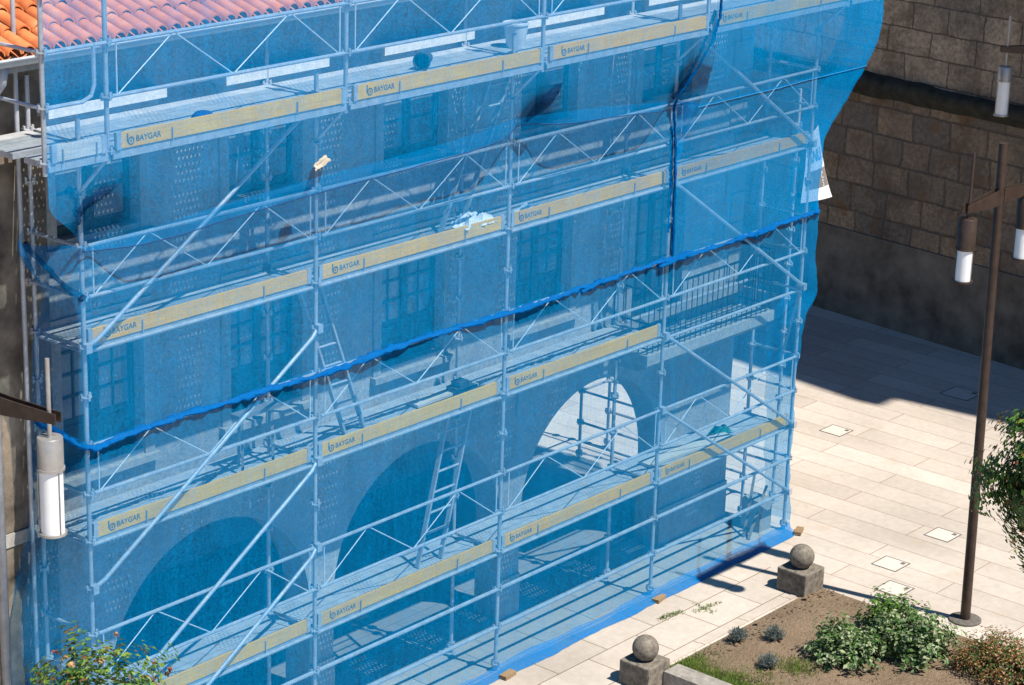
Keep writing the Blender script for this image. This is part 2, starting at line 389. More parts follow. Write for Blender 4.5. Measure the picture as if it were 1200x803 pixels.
# arcade zone 0..ZM, front face and soffits
NA = 28
arches = list(ARCH)
edges = X0
for a in arches:
    if edges < a-AR: wall.quad((edges, W, 0), (a-AR, W, 0), (a-AR, W, ZM), (edges, W, ZM))
    pts = [(a-AR, 0)] + [(a-AR*math.cos(math.pi*k/NA), SPR+AR*math.sin(math.pi*k/NA)) for k in range(NA+1)] + [(a+AR, 0)]
    for (xa, za), (xb, zb) in zip(pts[1:-1], pts[2:-1]):
        wall.quad((xa, W, za), (xb, W, zb), (xb, W, ZM), (xa, W, ZM))
    for (xa, za), (xb, zb) in zip(pts[:-1], pts[1:]):
        wall.quad((xa, W, za), (xa, W+TH, za), (xb, W+TH, zb), (xb, W, zb))
        if xb > xa: wall.quad((xb, W+TH, zb), (xa, W+TH, za), (xa, W+TH, ZM), (xb, W+TH, ZM))
    edges = a+AR
wall.quad((edges, W, 0), (X1, W, 0), (X1, W, ZM), (edges, W, ZM))
# backs of the piers
prev = X0
for a in arches:
    wall.quad((a-AR, W+TH, 0), (prev, W+TH, 0), (prev, W+TH, ZM), (a-AR, W+TH, ZM)); prev = a+AR
wall.quad((X1-.4, W+TH, 0), (prev, W+TH, 0), (prev, W+TH, ZM), (X1-.4, W+TH, ZM))
# upper zone with window openings
xs = sorted({X0, X1} | {v for q in win for v in q[:2]}); zs = sorted({ZM, ZT} | {v for q in win for v in q[2:]})
for xa, xb in zip(xs, xs[1:]):
    for za, zb in zip(zs, zs[1:]):
        cx, cz = (xa+xb)/2, (za+zb)/2
        if any(q[0] < cx < q[1] and q[2] < cz < q[3] for q in win): continue
        wall.quad((xa, W, za), (xb, W, za), (xb, W, zb), (xa, W, zb))
for xa, xb, za, zb in win:
    y2 = W+.20
    wall.quad((xa, W, za), (xa, y2, za), (xb, y2, za), (xb, W, za)); wall.quad((xa, W, zb), (xb, W, zb), (xb, y2, zb), (xa, y2, zb))
    wall.quad((xa, W, za), (xa, W, zb), (xa, y2, zb), (xa, y2, za)); wall.quad((xb, W, zb), (xb, W, za), (xb, y2, za), (xb, y2, zb))
# right side wall with its own arch
ac = 3.25
pts = [(ac-AR, 0)] + [(ac-AR*math.cos(math.pi*k/NA), SPR+AR*math.sin(math.pi*k/NA)) for k in range(NA+1)] + [(ac+AR, 0)]
for xq in (X1, X1-.4):
    wall.quad((xq, W if xq == X1 else W+TH, 0), (xq, ac-AR, 0), (xq, ac-AR, ZM), (xq, W if xq == X1 else W+TH, ZM))
    wall.quad((xq, ac+AR, 0), (xq, 9, 0), (xq, 9, ZM), (xq, ac+AR, ZM))
    for (ya, za), (yb, zb) in zip(pts[1:-1], pts[2:-1]): wall.quad((xq, ya, za), (xq, yb, zb), (xq, yb, ZM), (xq, ya, ZM))
for (ya, za), (yb, zb) in zip(pts[:-1], pts[1:]): wall.quad((X1, ya, za), (X1-.4, ya, za), (X1-.4, yb, zb), (X1, yb, zb))
wall.quad((X1, W, ZM), (X1, 9, ZM), (X1, 9, ZT), (X1, W, ZT))
wall.quad((X0, 9, 0), (X0, W, 0), (X0, W, ZT), (X0, 9, ZT)); wall.quad((X1, 9, 0), (X0, 9, 0), (X0, 9, ZT), (X1, 9, ZT))
wall.quad((X1-.4, 5.1, 0), (X0, 5.1, 0), (X0, 5.1, ZM), (X1-.4, 5.1, ZM))           # back of the portico
wall.quad((X0, W+TH, ZM-.002), (X1-.4, W+TH, ZM-.002), (X1-.4, 5.1, ZM-.002), (X0, 5.1, ZM-.002))
child(wall, 'wall', M['plaster'], bld)
# stone base course and archivolts stay flush trim a few mm proud
prev = X0
for a in arches+[X1+AR]:
    base = MB(); base.box((prev, W-.03, 0), (a-AR, W-.003, .55)); prev = a+AR
    child(base, 'plinth', M['granite'], bld)
st = MB(); st.box((X0, W-.06, 3.36), (X1+.05, W-.003, 3.50)); child(st, 'string_course', M['granite'], bld)
for k in range(11):
    wq = .42 if k % 2 else .28
    q = MB(); q.box((X1-wq, W-.02, 3.55+k*.42), (X1+.012, W-.003, 3.55+k*.42+.40)); child(q, 'quoin', M['granite'], bld)
sp = MB(); sp.box((-3.2, W-.045, 0), (.30, W-.003, 3.35)); sp.box((-3.2, W-.045, 3.51), (.30, W-.003, 8.18)); child(sp, 'end_shade_strip', M['shade_stone'], bld)  # added strip, its dark colour stands for dappled shade
pl = MB(); pl.box((7.52, W-.035, 2.72), (7.97, W-.003, 3.07)); o = child(pl, 'plaque', M['granite'], bld)

def window(cx, z0, z1, upper):
    y = W+.13
    sur = MB(); a, b = cx-WB, cx+WB; t_ = .13
    sur.box((a-t_, W-.025, z0-.05), (a-.003, W-.003, z1+.12)); sur.box((b+.003, W-.025, z0-.05), (b+t_, W-.003, z1+.12))
    sur.box((a-.003, W-.025, z1+.003), (b+.003, W-.003, z1+.12))
    wn = child(sur, 'window', M['granite'], bld)
    f = MB(); fw = .07
    f.box((a+.002, y, z0), (a+fw, y+.05, z1)); f.box((b-fw, y, z0), (b-.002, y+.05, z1))
    f.box((a+fw, y, z1-fw), (b-fw, y+.05, z1-.002)); f.box((a+fw, y, z0+.002), (b-fw, y+.05, z0+fw+.03))
    f.box((cx-.055, y-.008, z0+fw+.03), (cx+.055, y+.05, z1-fw))
    pz = z0+fw+.03
    if not upper:
        pz = z0+.50
        f.box((a+fw, y+.012, z0+fw+.03), (cx-.055, y+.05, pz)); f.box((cx+.055, y+.012, z0+fw+.03), (b-fw, y+.05, pz))
        for s in (-1, 1):
            c2 = cx+s*(WB-.055+.0-fw)/2+s*.06
            f.box((c2-.15, y+.002, z0+.16), (c2+.15, y+.011, pz-.07))
    nb = 2 if upper else 3
    for s in (-1, 1):
        xa, xb = (a+fw, cx-.055) if s < 0 else (cx+.055, b-fw)
        for k in range(nb):
            zz = pz+(z1-fw-pz)*(k+1)/(nb+1)
            f.box((xa, y+.008, zz-.014), (xb, y+.04, zz+.014))
        if not upper: f.box(((xa+xb)/2-.012, y+.009, pz), ((xa+xb)/2+.012, y+.039, z1-fw))
    child(f, 'frame', M['green_wood'], wn)
    p = MB(); p.box((a+.003, y+.025, z0+.01), (b-.003, y+.031, z1-.01)); child(p, 'pane', M['pane'], wn)
    if upper:
        h = MB(); h.box((cx-.74, .71, 7.66), (cx+.74, W-.003, 7.76)); h.box((cx-.70, .80, 7.58), (cx+.70, W-.004, 7.658))
        child(h, 'hood', M['hood'], wn)
    s = MB(); s.box((a-.16, W-.09, z0-.13), (b+.16, W-.004, z0-.055)); child(s, 'sill', M['granite'], wn)
for i, cx in enumerate(wx):
    window(cx, 3.92 if i < 4 else 3.22, 5.45, False); window(cx, 6.36, 7.50, True)

# eaves, gutter, roof
e = MB(); e.box((X0, .56, 8.20), (X1+.3, W+.3, 8.30)); child(e, 'eaves_board', M['granite'], bld)
g = MB(); gp = []
for i in range(2):
    x = X0 if i == 0 else X1+.35; rw = []
    for k in range(9):
        a = math.pi+math.pi*k/8; rw.append((x, .49+.075*math.cos(a), 8.36+.085*math.sin(a)))
    gp.append(rw)
g.grid(gp); g.tube([(X0, .405, 8.36), (X1+.35, .405, 8.36)], .016, 8); g.tube([(X0, .575, 8.36), (X1+.35, .575, 8.36)], .012, 6)
gu = child(g, 'gutter', M['gutter'], bld, auto=True)
dp = MB(); dp.tube([(-.42, .52, 8.28), (-.42, .56, 8.12), (-.42, .70, 7.98), (-.42, .84, 7.86), (-.42, .86, 7.6), (-.42, .86, .05)], .05, 10)
child(dp, 'downpipe', M['steel'], bld, smooth=True)
# barrel tiles
SL = math.tan(R(21)); PITCHX = .178; LEN = .37
rf = MB(); rf.quad((X0, .52, 8.37), (X1+.4, .52, 8.37), (X1+.4, 6, 8.37+SL*5.48), (X0, 6, 8.37+SL*5.48))
rf.quad((X0, 11, 8.37), (X1+.4, 11, 8.37), (X1+.4, 6.02, 8.37+SL*5.48), (X0, 6.02, 8.37+SL*5.48))
nr = 15; ncx = int((X1+.3-(-3.2))/PITCHX)
for rI in range(nr):
    for c in range(ncx):
        x = -3.2+PITCHX*c+random.uniform(-.006, .006); y0 = .44+LEN*.86*rI+random.uniform(-.012, .012); zo = random.uniform(-.004, .006)
        up = 0.0
        rows = []
        for t_ in (0, 1):
            yy = y0+LEN*t_; rad = (.082 if t_ == 0 else .066); zz = 8.40+SL*(yy-.52)+zo+(.024 if t_ == 0 else 0)
            rows.append([(x+rad*math.cos(math.pi-math.pi*k/6), yy, zz+rad*.9*math.sin(math.pi*k/6)) for k in range(7)])
        rf.grid([rw[::-1] for rw in rows])
        # thickness at the exposed end
        rad = .082; zz = 8.40+SL*(y0-.52)+zo+.024
        outer = rows[0]; inner = [(x+(rad-.014)*math.cos(math.pi-math.pi*k/6), y0, zz+(rad-.014)*.9*math.sin(math.pi*k/6)-.002) for k in range(7)]
        rf.grid([outer, inner])
        # channel tile between
        xc = x+PITCHX/2
        rows = [[(xc+.075*math.cos(math.pi+math.pi*k/4), y0+.03+LEN*t_, 8.405+SL*(y0+.03+LEN*t_-.52)+zo-.012+.03*math.sin(math.pi+math.pi*k/4)) for k in range(5)] for t_ in (0, 1)]
        rf.grid(rows)
child(rf, 'roof', M['tile'], bld, auto=True)

# balcony
b = MB(); b.box((9.40, .33, 3.06), (12.26, W-.07, 3.20)); b.box((9.48, .42, 2.98), (12.2, W-.004, 3.058)); b.box((9.56, .55, 2.90), (12.14, W-.005, 2.978))
bal = child(b, 'balcony', M['granite'], bld)
b = MB(); rl = [(9.44, W-.004), (9.44, .37), (12.22, .37), (12.22, W-.004)]
for (xa, ya), (xb, yb) in zip(rl, rl[1:]):
    for z in (3.28, 3.62, 4.06): b.bar((xa, ya, z), (xb, yb, z), .035 if z > 4 else .018, .022 if z > 4 else .018)
    n_ = max(2, int(math.hypot(xb-xa, yb-ya)/.115))
    for k in range(n_):
        t_ = k/n_; b.tube([(xa+(xb-xa)*t_, ya+(yb-ya)*t_, 3.2), (xa+(xb-xa)*t_, ya+(yb-ya)*t_, 4.05)], .008, 5)
child(b, 'railing', M['iron'], bal)

# ------------------------------------------------------------------ stone building across the plaza
sb = empty('stone_building', 'tall dark brown stone building in shade along the far side of the plaza', 'building', None, (21.5, 3, 0))
ang = math.atan2(.10252702, .99473022)
def wx_at(y): return 21.23+(y-1.1)*math.tan(ang)
def slab(mb, y0, y1, z0, z1, out, back=.6):
    a, c = wx_at(y0)-out, wx_at(y1)-out
    mb.add([(a, y0, z0), (a+back, y0, z0), (c+back, y1, z0), (c, y1, z0), (a, y0, z1), (a+back, y0, z1), (c+back, y1, z1), (c, y1, z1)],
           [(0,1,2,3),(4,7,6,5),(0,4,5,1),(1,5,6,2),(2,6,7,3),(3,7,4,0)])
m = MB(); slab(m, -40, -10.4, 4.46, 12, 0, 8); slab(m, -10.398, 30, 4.46, 21.5, 0, 8); child(m, 'wall', M['ashlar'], sb)  # heights above the view are shaped for the shade on the plaza
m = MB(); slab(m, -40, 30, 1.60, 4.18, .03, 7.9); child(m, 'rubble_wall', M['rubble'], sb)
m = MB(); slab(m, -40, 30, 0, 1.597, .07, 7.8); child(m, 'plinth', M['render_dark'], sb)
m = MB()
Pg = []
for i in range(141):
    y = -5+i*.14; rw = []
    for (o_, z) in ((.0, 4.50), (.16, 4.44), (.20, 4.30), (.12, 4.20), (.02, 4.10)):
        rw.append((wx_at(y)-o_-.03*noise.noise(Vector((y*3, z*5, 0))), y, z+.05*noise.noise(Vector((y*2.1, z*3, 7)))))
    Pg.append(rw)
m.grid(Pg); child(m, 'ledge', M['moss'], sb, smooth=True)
m = MB(); slab(m, -10.4, 30, 21.5, 22.3, .48, 9); child(m, 'shade_cornice', M['ashlar'], sb)  # unseen, added and sized to cast the shade edge on the plaza

# ------------------------------------------------------------------ scaffold
BAY = 3.09; XP = [0, BAY, 2*BAY, 3*BAY, 4*BAY]; YI = .73; RT = .0242
LV = [1.6, 3.6, 5.6, 7.6]
YO = -.42
scf = empty('scaffold', 'galvanised tube scaffold with yellow toe boards standing in front of the arcaded house', 'scaffold', None, (6, .3, 0))
def pole(x, y, z0, z1, rad=RT, mat='steel', base=True, ros=True, zr=.1):
    m = MB(); m.tube([(x, y, z0+(.02 if base else 0)), (x, y, z1)], rad, 10)
    if base:
        m.box((x-.075, y-.075, z0), (x+.075, y+.075, z0+.012)); m.tube([(x, y, z0+.1), (x, y, z0+.15)], rad*1.7, 8)
    if ros:
        z = zr
        while z < z1-.02:
            if z > z0+.05:
                m.lathe((x, y, z), [(.028, -.006), (.062, -.005), (.062, .005), (.028, .006)], 12)
                for a in (0, 90, 180, 270):
                    m.bar((x+.05*math.cos(R(a)), y+.05*math.sin(R(a)), z-.03), (x+.05*math.cos(R(a)), y+.05*math.sin(R(a)), z+.035), .022, .022, (1, 0, 0))
            z += .5
    return child(m, 'standard', M[mat], scf, auto=True)
for x in XP:
    pole(x, 0, 0, 7.85)
    pole(x, YI, 0, 8.12 if x > -1 else 9)
for x in [-.72]+XP+[13.08]:
    pole(x, YO, 7.48, 9.35, base=False, zr=7.6)
pole(-.13, YI+.0, 0, 9.0, ros=False)
# right-hand return along the side of the house
for y in (.73, 3.8):
    if y > 1: pole(XP[4]+.10, y, 0, 6.1)
    pole(XP[4]+.78, y, 0, 6.1)
def tb(name, pts, rad=.0195, mat='steel'):
    m = MB(); m.tube(pts, rad, 8); return child(m, name, M[mat], scf, auto=True)
def lattice(p, q, z):
    """guardrail frame: two rails with a zigzag wire between"""
    m = MB(); p = Vector(p); q = Vector(q); t_ = (q-p).normalized()
    a, c = p+t_*.05, q-t_*.05
    lo, hi = Vector((0, 0, z+.5)), Vector((0, 0, z+1.0))
    m.tube([a+lo, c+lo], .0195, 8); m.tube([a+hi, c+hi], .0195, 8)
    zz = [(.02, 0), (.25, 1), (.5, 0), (.75, 1), (.98, 0)]
    w_ = MB()
    for (s0, h0), (s1, h1) in zip(zz, zz[1:]):
        w_.tube([a+(c-a)*s0+(hi if h0 else lo), a+(c-a)*s1+(hi if h1 else lo)], .0065, 5)
    for s0 in (.02, .98): w_.tube([a+(c-a)*s0+lo, a+(c-a)*s0+hi], .008, 5)
    o = child(m, 'guardrail', M['steel'], scf, auto=True); child(w_, 'zigzag_wire', M['wire'], o)
for i in range(4):
    for z in LV[:3]:
        if i == 3 and z == 3.6:
            pass
        lattice((XP[i], -.03, 0), (XP[i+1], -.03, 0), z)
    for z in (.6, 1.1): tb('rail', [(XP[i]+.05, -.02, z), (XP[i+1]-.05, -.02, z)], .024)
    for z in LV:
        tb('ledger', [(XP[i]+.04, YI, z-.03), (XP[i+1]-.04, YI, z-.03)])
        if z < 7: tb('ledger', [(XP[i]+.04, .0, z-.05), (XP[i+1]-.04, .0, z-.05)])
xo = [-.72]+XP+[13.08]
for i in range(len(xo)-1):
    if xo[i+1]-xo[i] > 2: lattice((xo[i], YO-.02, 0), (xo[i+1], YO-.02, 0), 7.6)
tb('end_rail', [(-.72, YO-.03, 8.10), (-.30, YO-.03, 8.10), (-.20, YO-.03, 8.14), (-.16, YO-.03, 8.24), (-.16, YO-.03, 8.62)], .02)
tb('end_rail', [(-.72, YO-.03, 8.60), (0, YO-.03, 8.60)], .02)
for z in (8.1, 8.6):
    tb('end_rail', [(12.40, YO-.02, z), (13.08, YO-.02, z)]); tb('end_rail', [(-.74, YO, z), (-.74, YI, z)]); tb('end_rail', [(13.1, YO, z), (13.1, YI, z)])
for x in XP:
    for z in LV: tb('transom', [(x, .03, z-.05), (x, YI-.03, z-.05)])
    tb('console', [(x, .0, 7.12), (x, YO+.03, 7.50), (x, YO+.03, 7.55), (x, -.03, 7.55)])
for z in (1.1, 2.1, 2.6, 4.1, 4.6, 6.1, 6.6):
    tb('end_rail', [(XP[4]+.02, .03, z), (XP[4]+.02, YI-.03, z)])
    if z > 1.5: tb('end_rail', [(-.02, .03, z), (-.02, YI-.03, z)])
for z in (.6, 1.1, 3.1):
    for dx in (.78, .10): tb('return_rail', [(XP[4]+dx, .76, z), (XP[4]+dx, 3.77, z)], .0195, 'steel_dark')
for y in (3.8, .73): tb('return_rail', [(XP[4]+.12, y, 1.1), (XP[4]+.76, y, 1.1)], .0195, 'steel_dark')
tb('return_brace', [(XP[4]+.05, .05, 3.5), (XP[4]+.76, .73, 2.2)], .0195, 'steel_dark')
def brace(x0, z0, x1, z1, y=-.068):
    m = MB(); a = Vector((x0, y, z0)); c = Vector((x1, y, z1)); t_ = (c-a).normalized()
    m.tube([(x0, -.03, z0), a+t_*.14, c-t_*.14, (x1, -.03, z1)], .0225, 10)
    for p in ((x0, -.05, z0), (x1, -.05, z1)): m.box((p[0]-.035, p[1]-.03, p[2]-.045), (p[0]+.035, p[1]+.03, p[2]+.045))
    child(m, 'brace', M['steel'], scf, smooth=False, auto=True)
brace(0, 5.6, BAY, 7.6); brace(0, 3.1, BAY, 5.1); brace(0, 1.6, BAY, 3.6); brace(0, .6, BAY, 2.6)
brace(XP[3], 7.6, XP[4], 5.6); brace(XP[3], 5.6, XP[4], 3.6); brace(XP[3], 3.6, XP[4], 1.6); brace(XP[3], 2.6, XP[4], .6)

# decks
def deck(x0, x1, y0, y1, z, n=2):
    m = MB(); wd = (y1-y0)/n
    for k in range(n): 
        ya, yb = y0+wd*k+.006, y0+wd*(k+1)-.006
        m.quad((x0+.03, ya, z), (x1-.03, ya, z), (x1-.03, yb, z), (x0+.03, yb, z))
        m.quad((x0+.03, ya, z-.055), (x1-.03, ya, z-.055), (x1-.03, ya, z), (x0+.03, ya, z), 1)
        m.quad((x1-.03, yb, z-.055), (x0+.03, yb, z-.055), (x0+.03, yb, z), (x1-.03, yb, z), 1)
        for xx in (x0+.03, x1-.03): m.quad((xx, ya, z-.055), (xx, yb, z-.055), (xx, yb, z), (xx, ya, z), 1)
    return child(m, 'deck', [M['deck'], M['steel']], scf)
for i in range(4):
    for z in LV:
        if i == 3 and z == 3.6: continue
        deck(XP[i], XP[i+1], .045, .70, z)
    deck(XP[i], XP[i+1], YO-.02, -.105, 7.6, 1); tb('ledger', [(XP[i]+.04, -.03, 7.56), (XP[i+1]-.04, -.03, 7.56)], .028)
deck(-.74, 0, YO-.02, -.105, 7.6, 1); deck(-.74, 0, .045, .70, 7.6)
deck(XP[4], 13.1, YO-.02, -.105, 7.6, 1); deck(XP[4], 13.1, .045, .70, 7.6)
for z in (1.6, 3.6, 5.6): deck(-4.4, -1.35, .045, .70, z)  # unseen left-bay decks, added to throw shade on the facade

# lettering mesh for the toe boards
fc = bpy.data.curves.new('lettering', 'FONT'); fc.body = 'BAYGAR'; fc.size = .078; fc.extrude = .0008; fc.space_character = 1.02; fc.offset = .0012
fo = bpy.data.objects.new('lettering', fc); col.objects.link(fo)
bpy.context.view_layer.update()
dg = bpy.context.evaluated_depsgraph_get()
txt = bpy.data.meshes.new_from_object(fo.evaluated_get(dg)); bpy.data.objects.remove(fo)
tv = [tuple(v.co) for v in txt.vertices]; tf = [tuple(p.vertices) for p in txt.polygons]
lm = MB(); lm.add([(x+.115, -z, y+.035) for x, y, z in tv], tf)
NR = 24; cxr, czr = .058, .050
ring = [[(cxr+rd*math.cos(2*math.pi*k/NR), -.001, czr+rd*math.sin(2*math.pi*k/NR)) for k in range(NR+1)] for rd in (.040, .026)]
lm.grid(ring[::-1]); lm.add([(cxr+.012*math.cos(2*math.pi*k/12), -.001, czr+.012*math.sin(2*math.pi*k/12)) for k in range(12)], [tuple(range(12))])
lm.box((.008, -.0015, .045), (.022, 0, .125))
txt_me = lm.mesh('lettering', M['print'])
def toe(x0, x1, y, z, letter=True, mat='toe', h=.155):
    a, c = x0+.06, x1-.06
    m = MB(); m.box((a, y-.014, z+.005), (c, y+.014, z+h))
    o = child(m, 'toeboard', M[mat], scf)
    for xx in (a, c-.05):
        k = MB(); k.box((xx-.004, y-.019, z), (xx+.05, y-.0145, z+h+.004)); k.box((xx-.004, y-.019, z+h+.0042), (xx+.05, y+.019, z+h+.008)); k.box((xx-.004, y+.0145, z), (xx+.05, y+.019, z+h+.004))
        child(k, 'end_plate', M['steel'], o)
    for fx in (.235, .76):
        xx = x0+(x1-x0)*fx
        k = MB(); k.bar((xx, y-.022, z-.02), (xx, y-.022, z+h*.75), .022, .008, (1, 0, 0)); child(k, 'clip', M['steel'], o)
    s = MB(); s.box((x0+.03, y+.0, z-.085), (x1-.03, y+.028, z-.004)); child(s, 'edge_channel', M['steel'], o)
    if letter:
        l = bpy.data.objects.new('lettering', txt_me); col.objects.link(l); l.parent = o
        l.location = (x0+.20+random.uniform(-.03, .05), y-.0155, z+.012+random.uniform(0, .01))
    return o
for i in range(4):
    toe(XP[i], XP[i+1], .02, 5.6)
    if i < 3: toe(XP[i], XP[i+1], .02, 3.6)
    if i < 3: toe(XP[i], XP[i+1], .02, 1.6)
    toe(XP[i], XP[i+1], YO-.045, 7.6)
toe(XP[3], XP[4], .02, 1.6)
toe(-.74, 0, YO-.045, 7.6, False, 'pale_wood')
toe(XP[4], 13.1, YO-.045, 7.6, False)

# ------------------------------------------------------------------ safety nets
def fbm(x, y, s=0):
    return noise.noise(Vector((x, y, s)))+.5*noise.noise(Vector((x*2.1, y*2.1, s+5)))+.25*noise.noise(Vector((x*4.3, y*4.3, s+9)))
def ss(a, b, x):
    t_ = max(0, min(1, (x-a)/(b-a))); return t_*t_*(3-2*t_)
def interp(tab, x):
    if x <= tab[0][0]: return tab[0][1]
    for (xa, ya), (xb, yb) in zip(tab, tab[1:]):
        if x <= xb: return ya+(yb-ya)*(x-xa)/(xb-xa)
    return tab[-1][1]
def near_pole(x):
    return min(abs(x-p) for p in XP)
XR = [(0, 12.36), (.3, 12.40), (1.1, 12.30), (1.6, 12.34), (2.4, 12.28), (2.65, 12.36), (2.9, 12.33), (3.2, 12.45), (3.45, 12.66), (4.0, 12.60), (4.7, 12.54), (5.2, 12.56), (5.6, 12.60), (5.9, 12.70), (6.2, 12.88), (6.5, 13.02), (6.9, 13.13), (7.2, 13.15), (9.5, 13.15)]
def front_y(x, z, hang=False):
    """distance of the front net from the wall side at height z"""
    if x > 9.2: s = ss(5.5, 7.35, z)
    elif hang:
        tie = max(math.exp(-((x-p)/.38)**2) for p in (-.1, 6.1, 9.0))
        s = ss(5.75, 7.25, z)*(1-tie)+ss(6.6, 7.45, z)*tie
    else: s = 0
    y = -.115*(1-s)+(-.520)*s
    amp = .010+.030*min(1, near_pole(x)/1.0)*(1-ss(7.2, 7.6, z)*.6)
    y -= amp*max(0, .45+.8*fbm(x*.9, z*1.1, 1))
    y -= .006*fbm(x*7, z*2.2, 3)
    return y
def net_sheet(xa, xb, ztop, zbot, left=None, right=None, nz=60, dx=.075, hem_fn=None, top_fn=None, hang=False):
    """left / right: functions z -> list of (x, y) continuing the front edge backwards"""
    cols = []
    n = int((xb(5)-xa(5))/dx)
    P = []
    nl = 10; nr_ = 10
    for i in range(-(nl if left else 0), n+1+(nr_ if right else 0)):
        rw = []
        for j in range(nz+1):
            f = j/nz
            if 0 <= i <= n:
                s = i/n; xm = xa(5)+(xb(5)-xa(5))*s
                zt = top_fn(xm) if top_fn else ztop; zb = hem_fn(xm) if hem_fn else zbot
                z = zt+(zb-zt)*f; x = xa(z)+(xb(z)-xa(z))*s
                y = front_y(x, z, hang)
                # round the corners
                if left: y += .05*max(0, 1-(x-xa(z))/.10)**2
                if right: y += .05*max(0, 1-(xb(z)-x)/.10)**2
            else:
                xm = xa(5) if i < 0 else xb(5)
                zt = top_fn(xm) if top_fn else ztop; zb = hem_fn(xm) if hem_fn else zbot
                z = zt+(zb-zt)*f
                t_ = (-i)/nl if i < 0 else (i-n)/nr_
                x0 = xa(z) if i < 0 else xb(z); y0 = front_y(x0, z, hang)+.05
                tx, ty = (left if i < 0 else right)(z)
                x = x0+(tx-x0)*t_; y = y0+(ty-y0)*t_
                if i < 0: x -= math.sin(math.pi*min(1, t_*1.08))*(.34*math.exp(-((z-6.55)/.38)**2)+.30*math.exp(-((z-2.3)/1.0)**2)+.05*math.exp(-((z-4.2)/.6)**2))
                x += .02*fbm(y*2+4, z*1.2, 8)*min(1, 3*t_)
            if right:
                e = ss(.45, 0, xb(z)-x) if i <= n else 1
                x += e*(.05*fbm(z*1.9, 1, 17)+.012*fbm(z*9, 2, 19)); y += e*.03*fbm(x*6, z*1.5, 23)
            rw.append((x, y, z))
        P.append(rw)
    return P
def rope(pts, rad, amp, name, mat, parent, seed=0, n=10, step=.03):
    """a crumpled roll of fabric along a path"""
    out = []; rads = []
    pts = [Vector(p) for p in pts]
    for a, c in zip(pts, pts[1:]):
        k = max(1, int((c-a).length/step))
        for q_ in range(k):
            out.append(a+(c-a)*q_/k)
    out.append(pts[-1])
    m = MB(); L = len(out)
    for i, p in enumerate(out):
        s = i*step
        rads.append(rad*(1+.45*fbm(s*1.3, 0, seed)+.35*fbm(s*5, 2, seed)))
        out[i] = p+Vector((0, amp*fbm(s*1.1, 4, seed), amp*fbm(s*.9, 7, seed)+.012*fbm(s*4, 1, seed)))
    m.tube(out, rads, n)
    me = m
    # radial crumple
    for i, v in enumerate(m.v):
        c = out[i//n]; dv = Vector(v)-c
        m.v[i] = tuple(c+dv*(1+.95*noise.noise(Vector((v[0]*11, v[1]*45, v[2]*45+seed)))))
    return m.build(name, mat, parent, smooth=True)
XA = lambda z: -.78 if z > 7.25 else -.09-.69*ss(6.6, 7.25, z)
XL = lambda z: -.09
XS = lambda z: BAY*3+.04*fbm(z*2, 0, 4) - .10*ss(6.9, 6.5, z)
XRf = lambda z: interp(XR, z)
hemA = lambda x: interp([(-.8, 6.66), (0, 6.58), (2.4, 6.70), (3.8, 6.74), (5.0, 6.76), (6.05, 6.86), (6.6, 6.82), (7.8, 6.74), (9.0, 6.62), (13.2, 6.62)], x)
# side returns
sideL = lambda z: (-.11-.30*math.exp(-((z-2.0)/1.1)**2), interp([(0, .90), (1.8, .90), (2.3, 1.02 if False else .92), (2.8, .92), (3.5, .80), (4.6, .70), (5.5, .64), (6.0, .45), (6.2, .55), (6.5, .74), (6.9, .78)], z))
retR = lambda z: (XRf(z)-.03, interp([(0, .30), (2, .42), (4, .40), (5.5, .42), (6.5, .30), (7.2, .10), (9.5, .10)], z)-.02)
def net_obj(P, name, label, mat='net'):
    m = MB(); m.grid(P); o = m.build(name, M[mat], smooth=True); return tag(o, label, 'safety net', 'blue safety nets on the scaffold')
def hem_of(P, parent, mat='hem', rad=.006):
    m = MB(); m.tube([Vector(rw[-1])+Vector((0, -.006, 0)) for rw in P], rad, 5); return m.build('hem', M[mat], parent)
P = net_sheet(XA, XS, 9.45, 6.6, None, None, 56, .075, hemA, None, True)
nA = net_obj(P, 'safety_net', 'upper blue safety net sheet before the tiled roof, left of the vertical gather'); hem_of(P, nA)
P = net_sheet(lambda z: XS(z)+.01, XRf, 9.45, 6.6, None, retR, 56, .075, hemA)
nB = net_obj(P, 'safety_net', 'upper blue safety net sheet flaring out at the right end beside the stone building', 'net_close'); hem_of(P, nB, 'cord', .0025)
P = net_sheet(XL, lambda z: XS(z)+.04, 6.72, 4.66, sideL, None, 44, .075, None, lambda x: hemA(x)+.05)
P = [[(x, y+.014, z) for x, y, z in rw] for rw in P]
nC = net_obj(P, 'safety_net', 'middle blue safety net sheet between the dark hem and the rolled blue band')
P = net_sheet(lambda z: XS(z), XRf, 6.72, 4.66, None, retR, 44, .075, None, lambda x: hemA(x)+.03)
nD = net_obj(P, 'safety_net', 'middle blue safety net sheet with a white banner behind it, right of the vertical gather', 'net_close')
XRl = lambda z: XRf(z)
P = net_sheet(XL, XRl, 4.68, .16, sideL, retR, 80, .075)
nE = net_obj(P, 'safety_net', 'lower blue safety net sheet hanging from the rolled band down to the paving', 'net_low')
# skirt lying out on the paving: a doubled bright strip
Q = []
for rw in P[10:-10]:
    x, y, z = rw[-1]; fl = max(.01, .035+.05*fbm(x*.8, 0, 11)+.03*ss(6, 11, x))
    Q.append([(x, y, z+.03*fbm(x*1.3, 0, 31)), (x, y-.012-.02*abs(fbm(x*5, 0, 33)), z*.55), (x, y-.03-fl*.25, .03+.012*fbm(x*6, 1, 2)), (x, y-.05-fl, .012+.006*fbm(x*9, 3, 2))])
m = MB(); m.grid(Q); m.build('skirt', M['net_double'], nE, smooth=True)
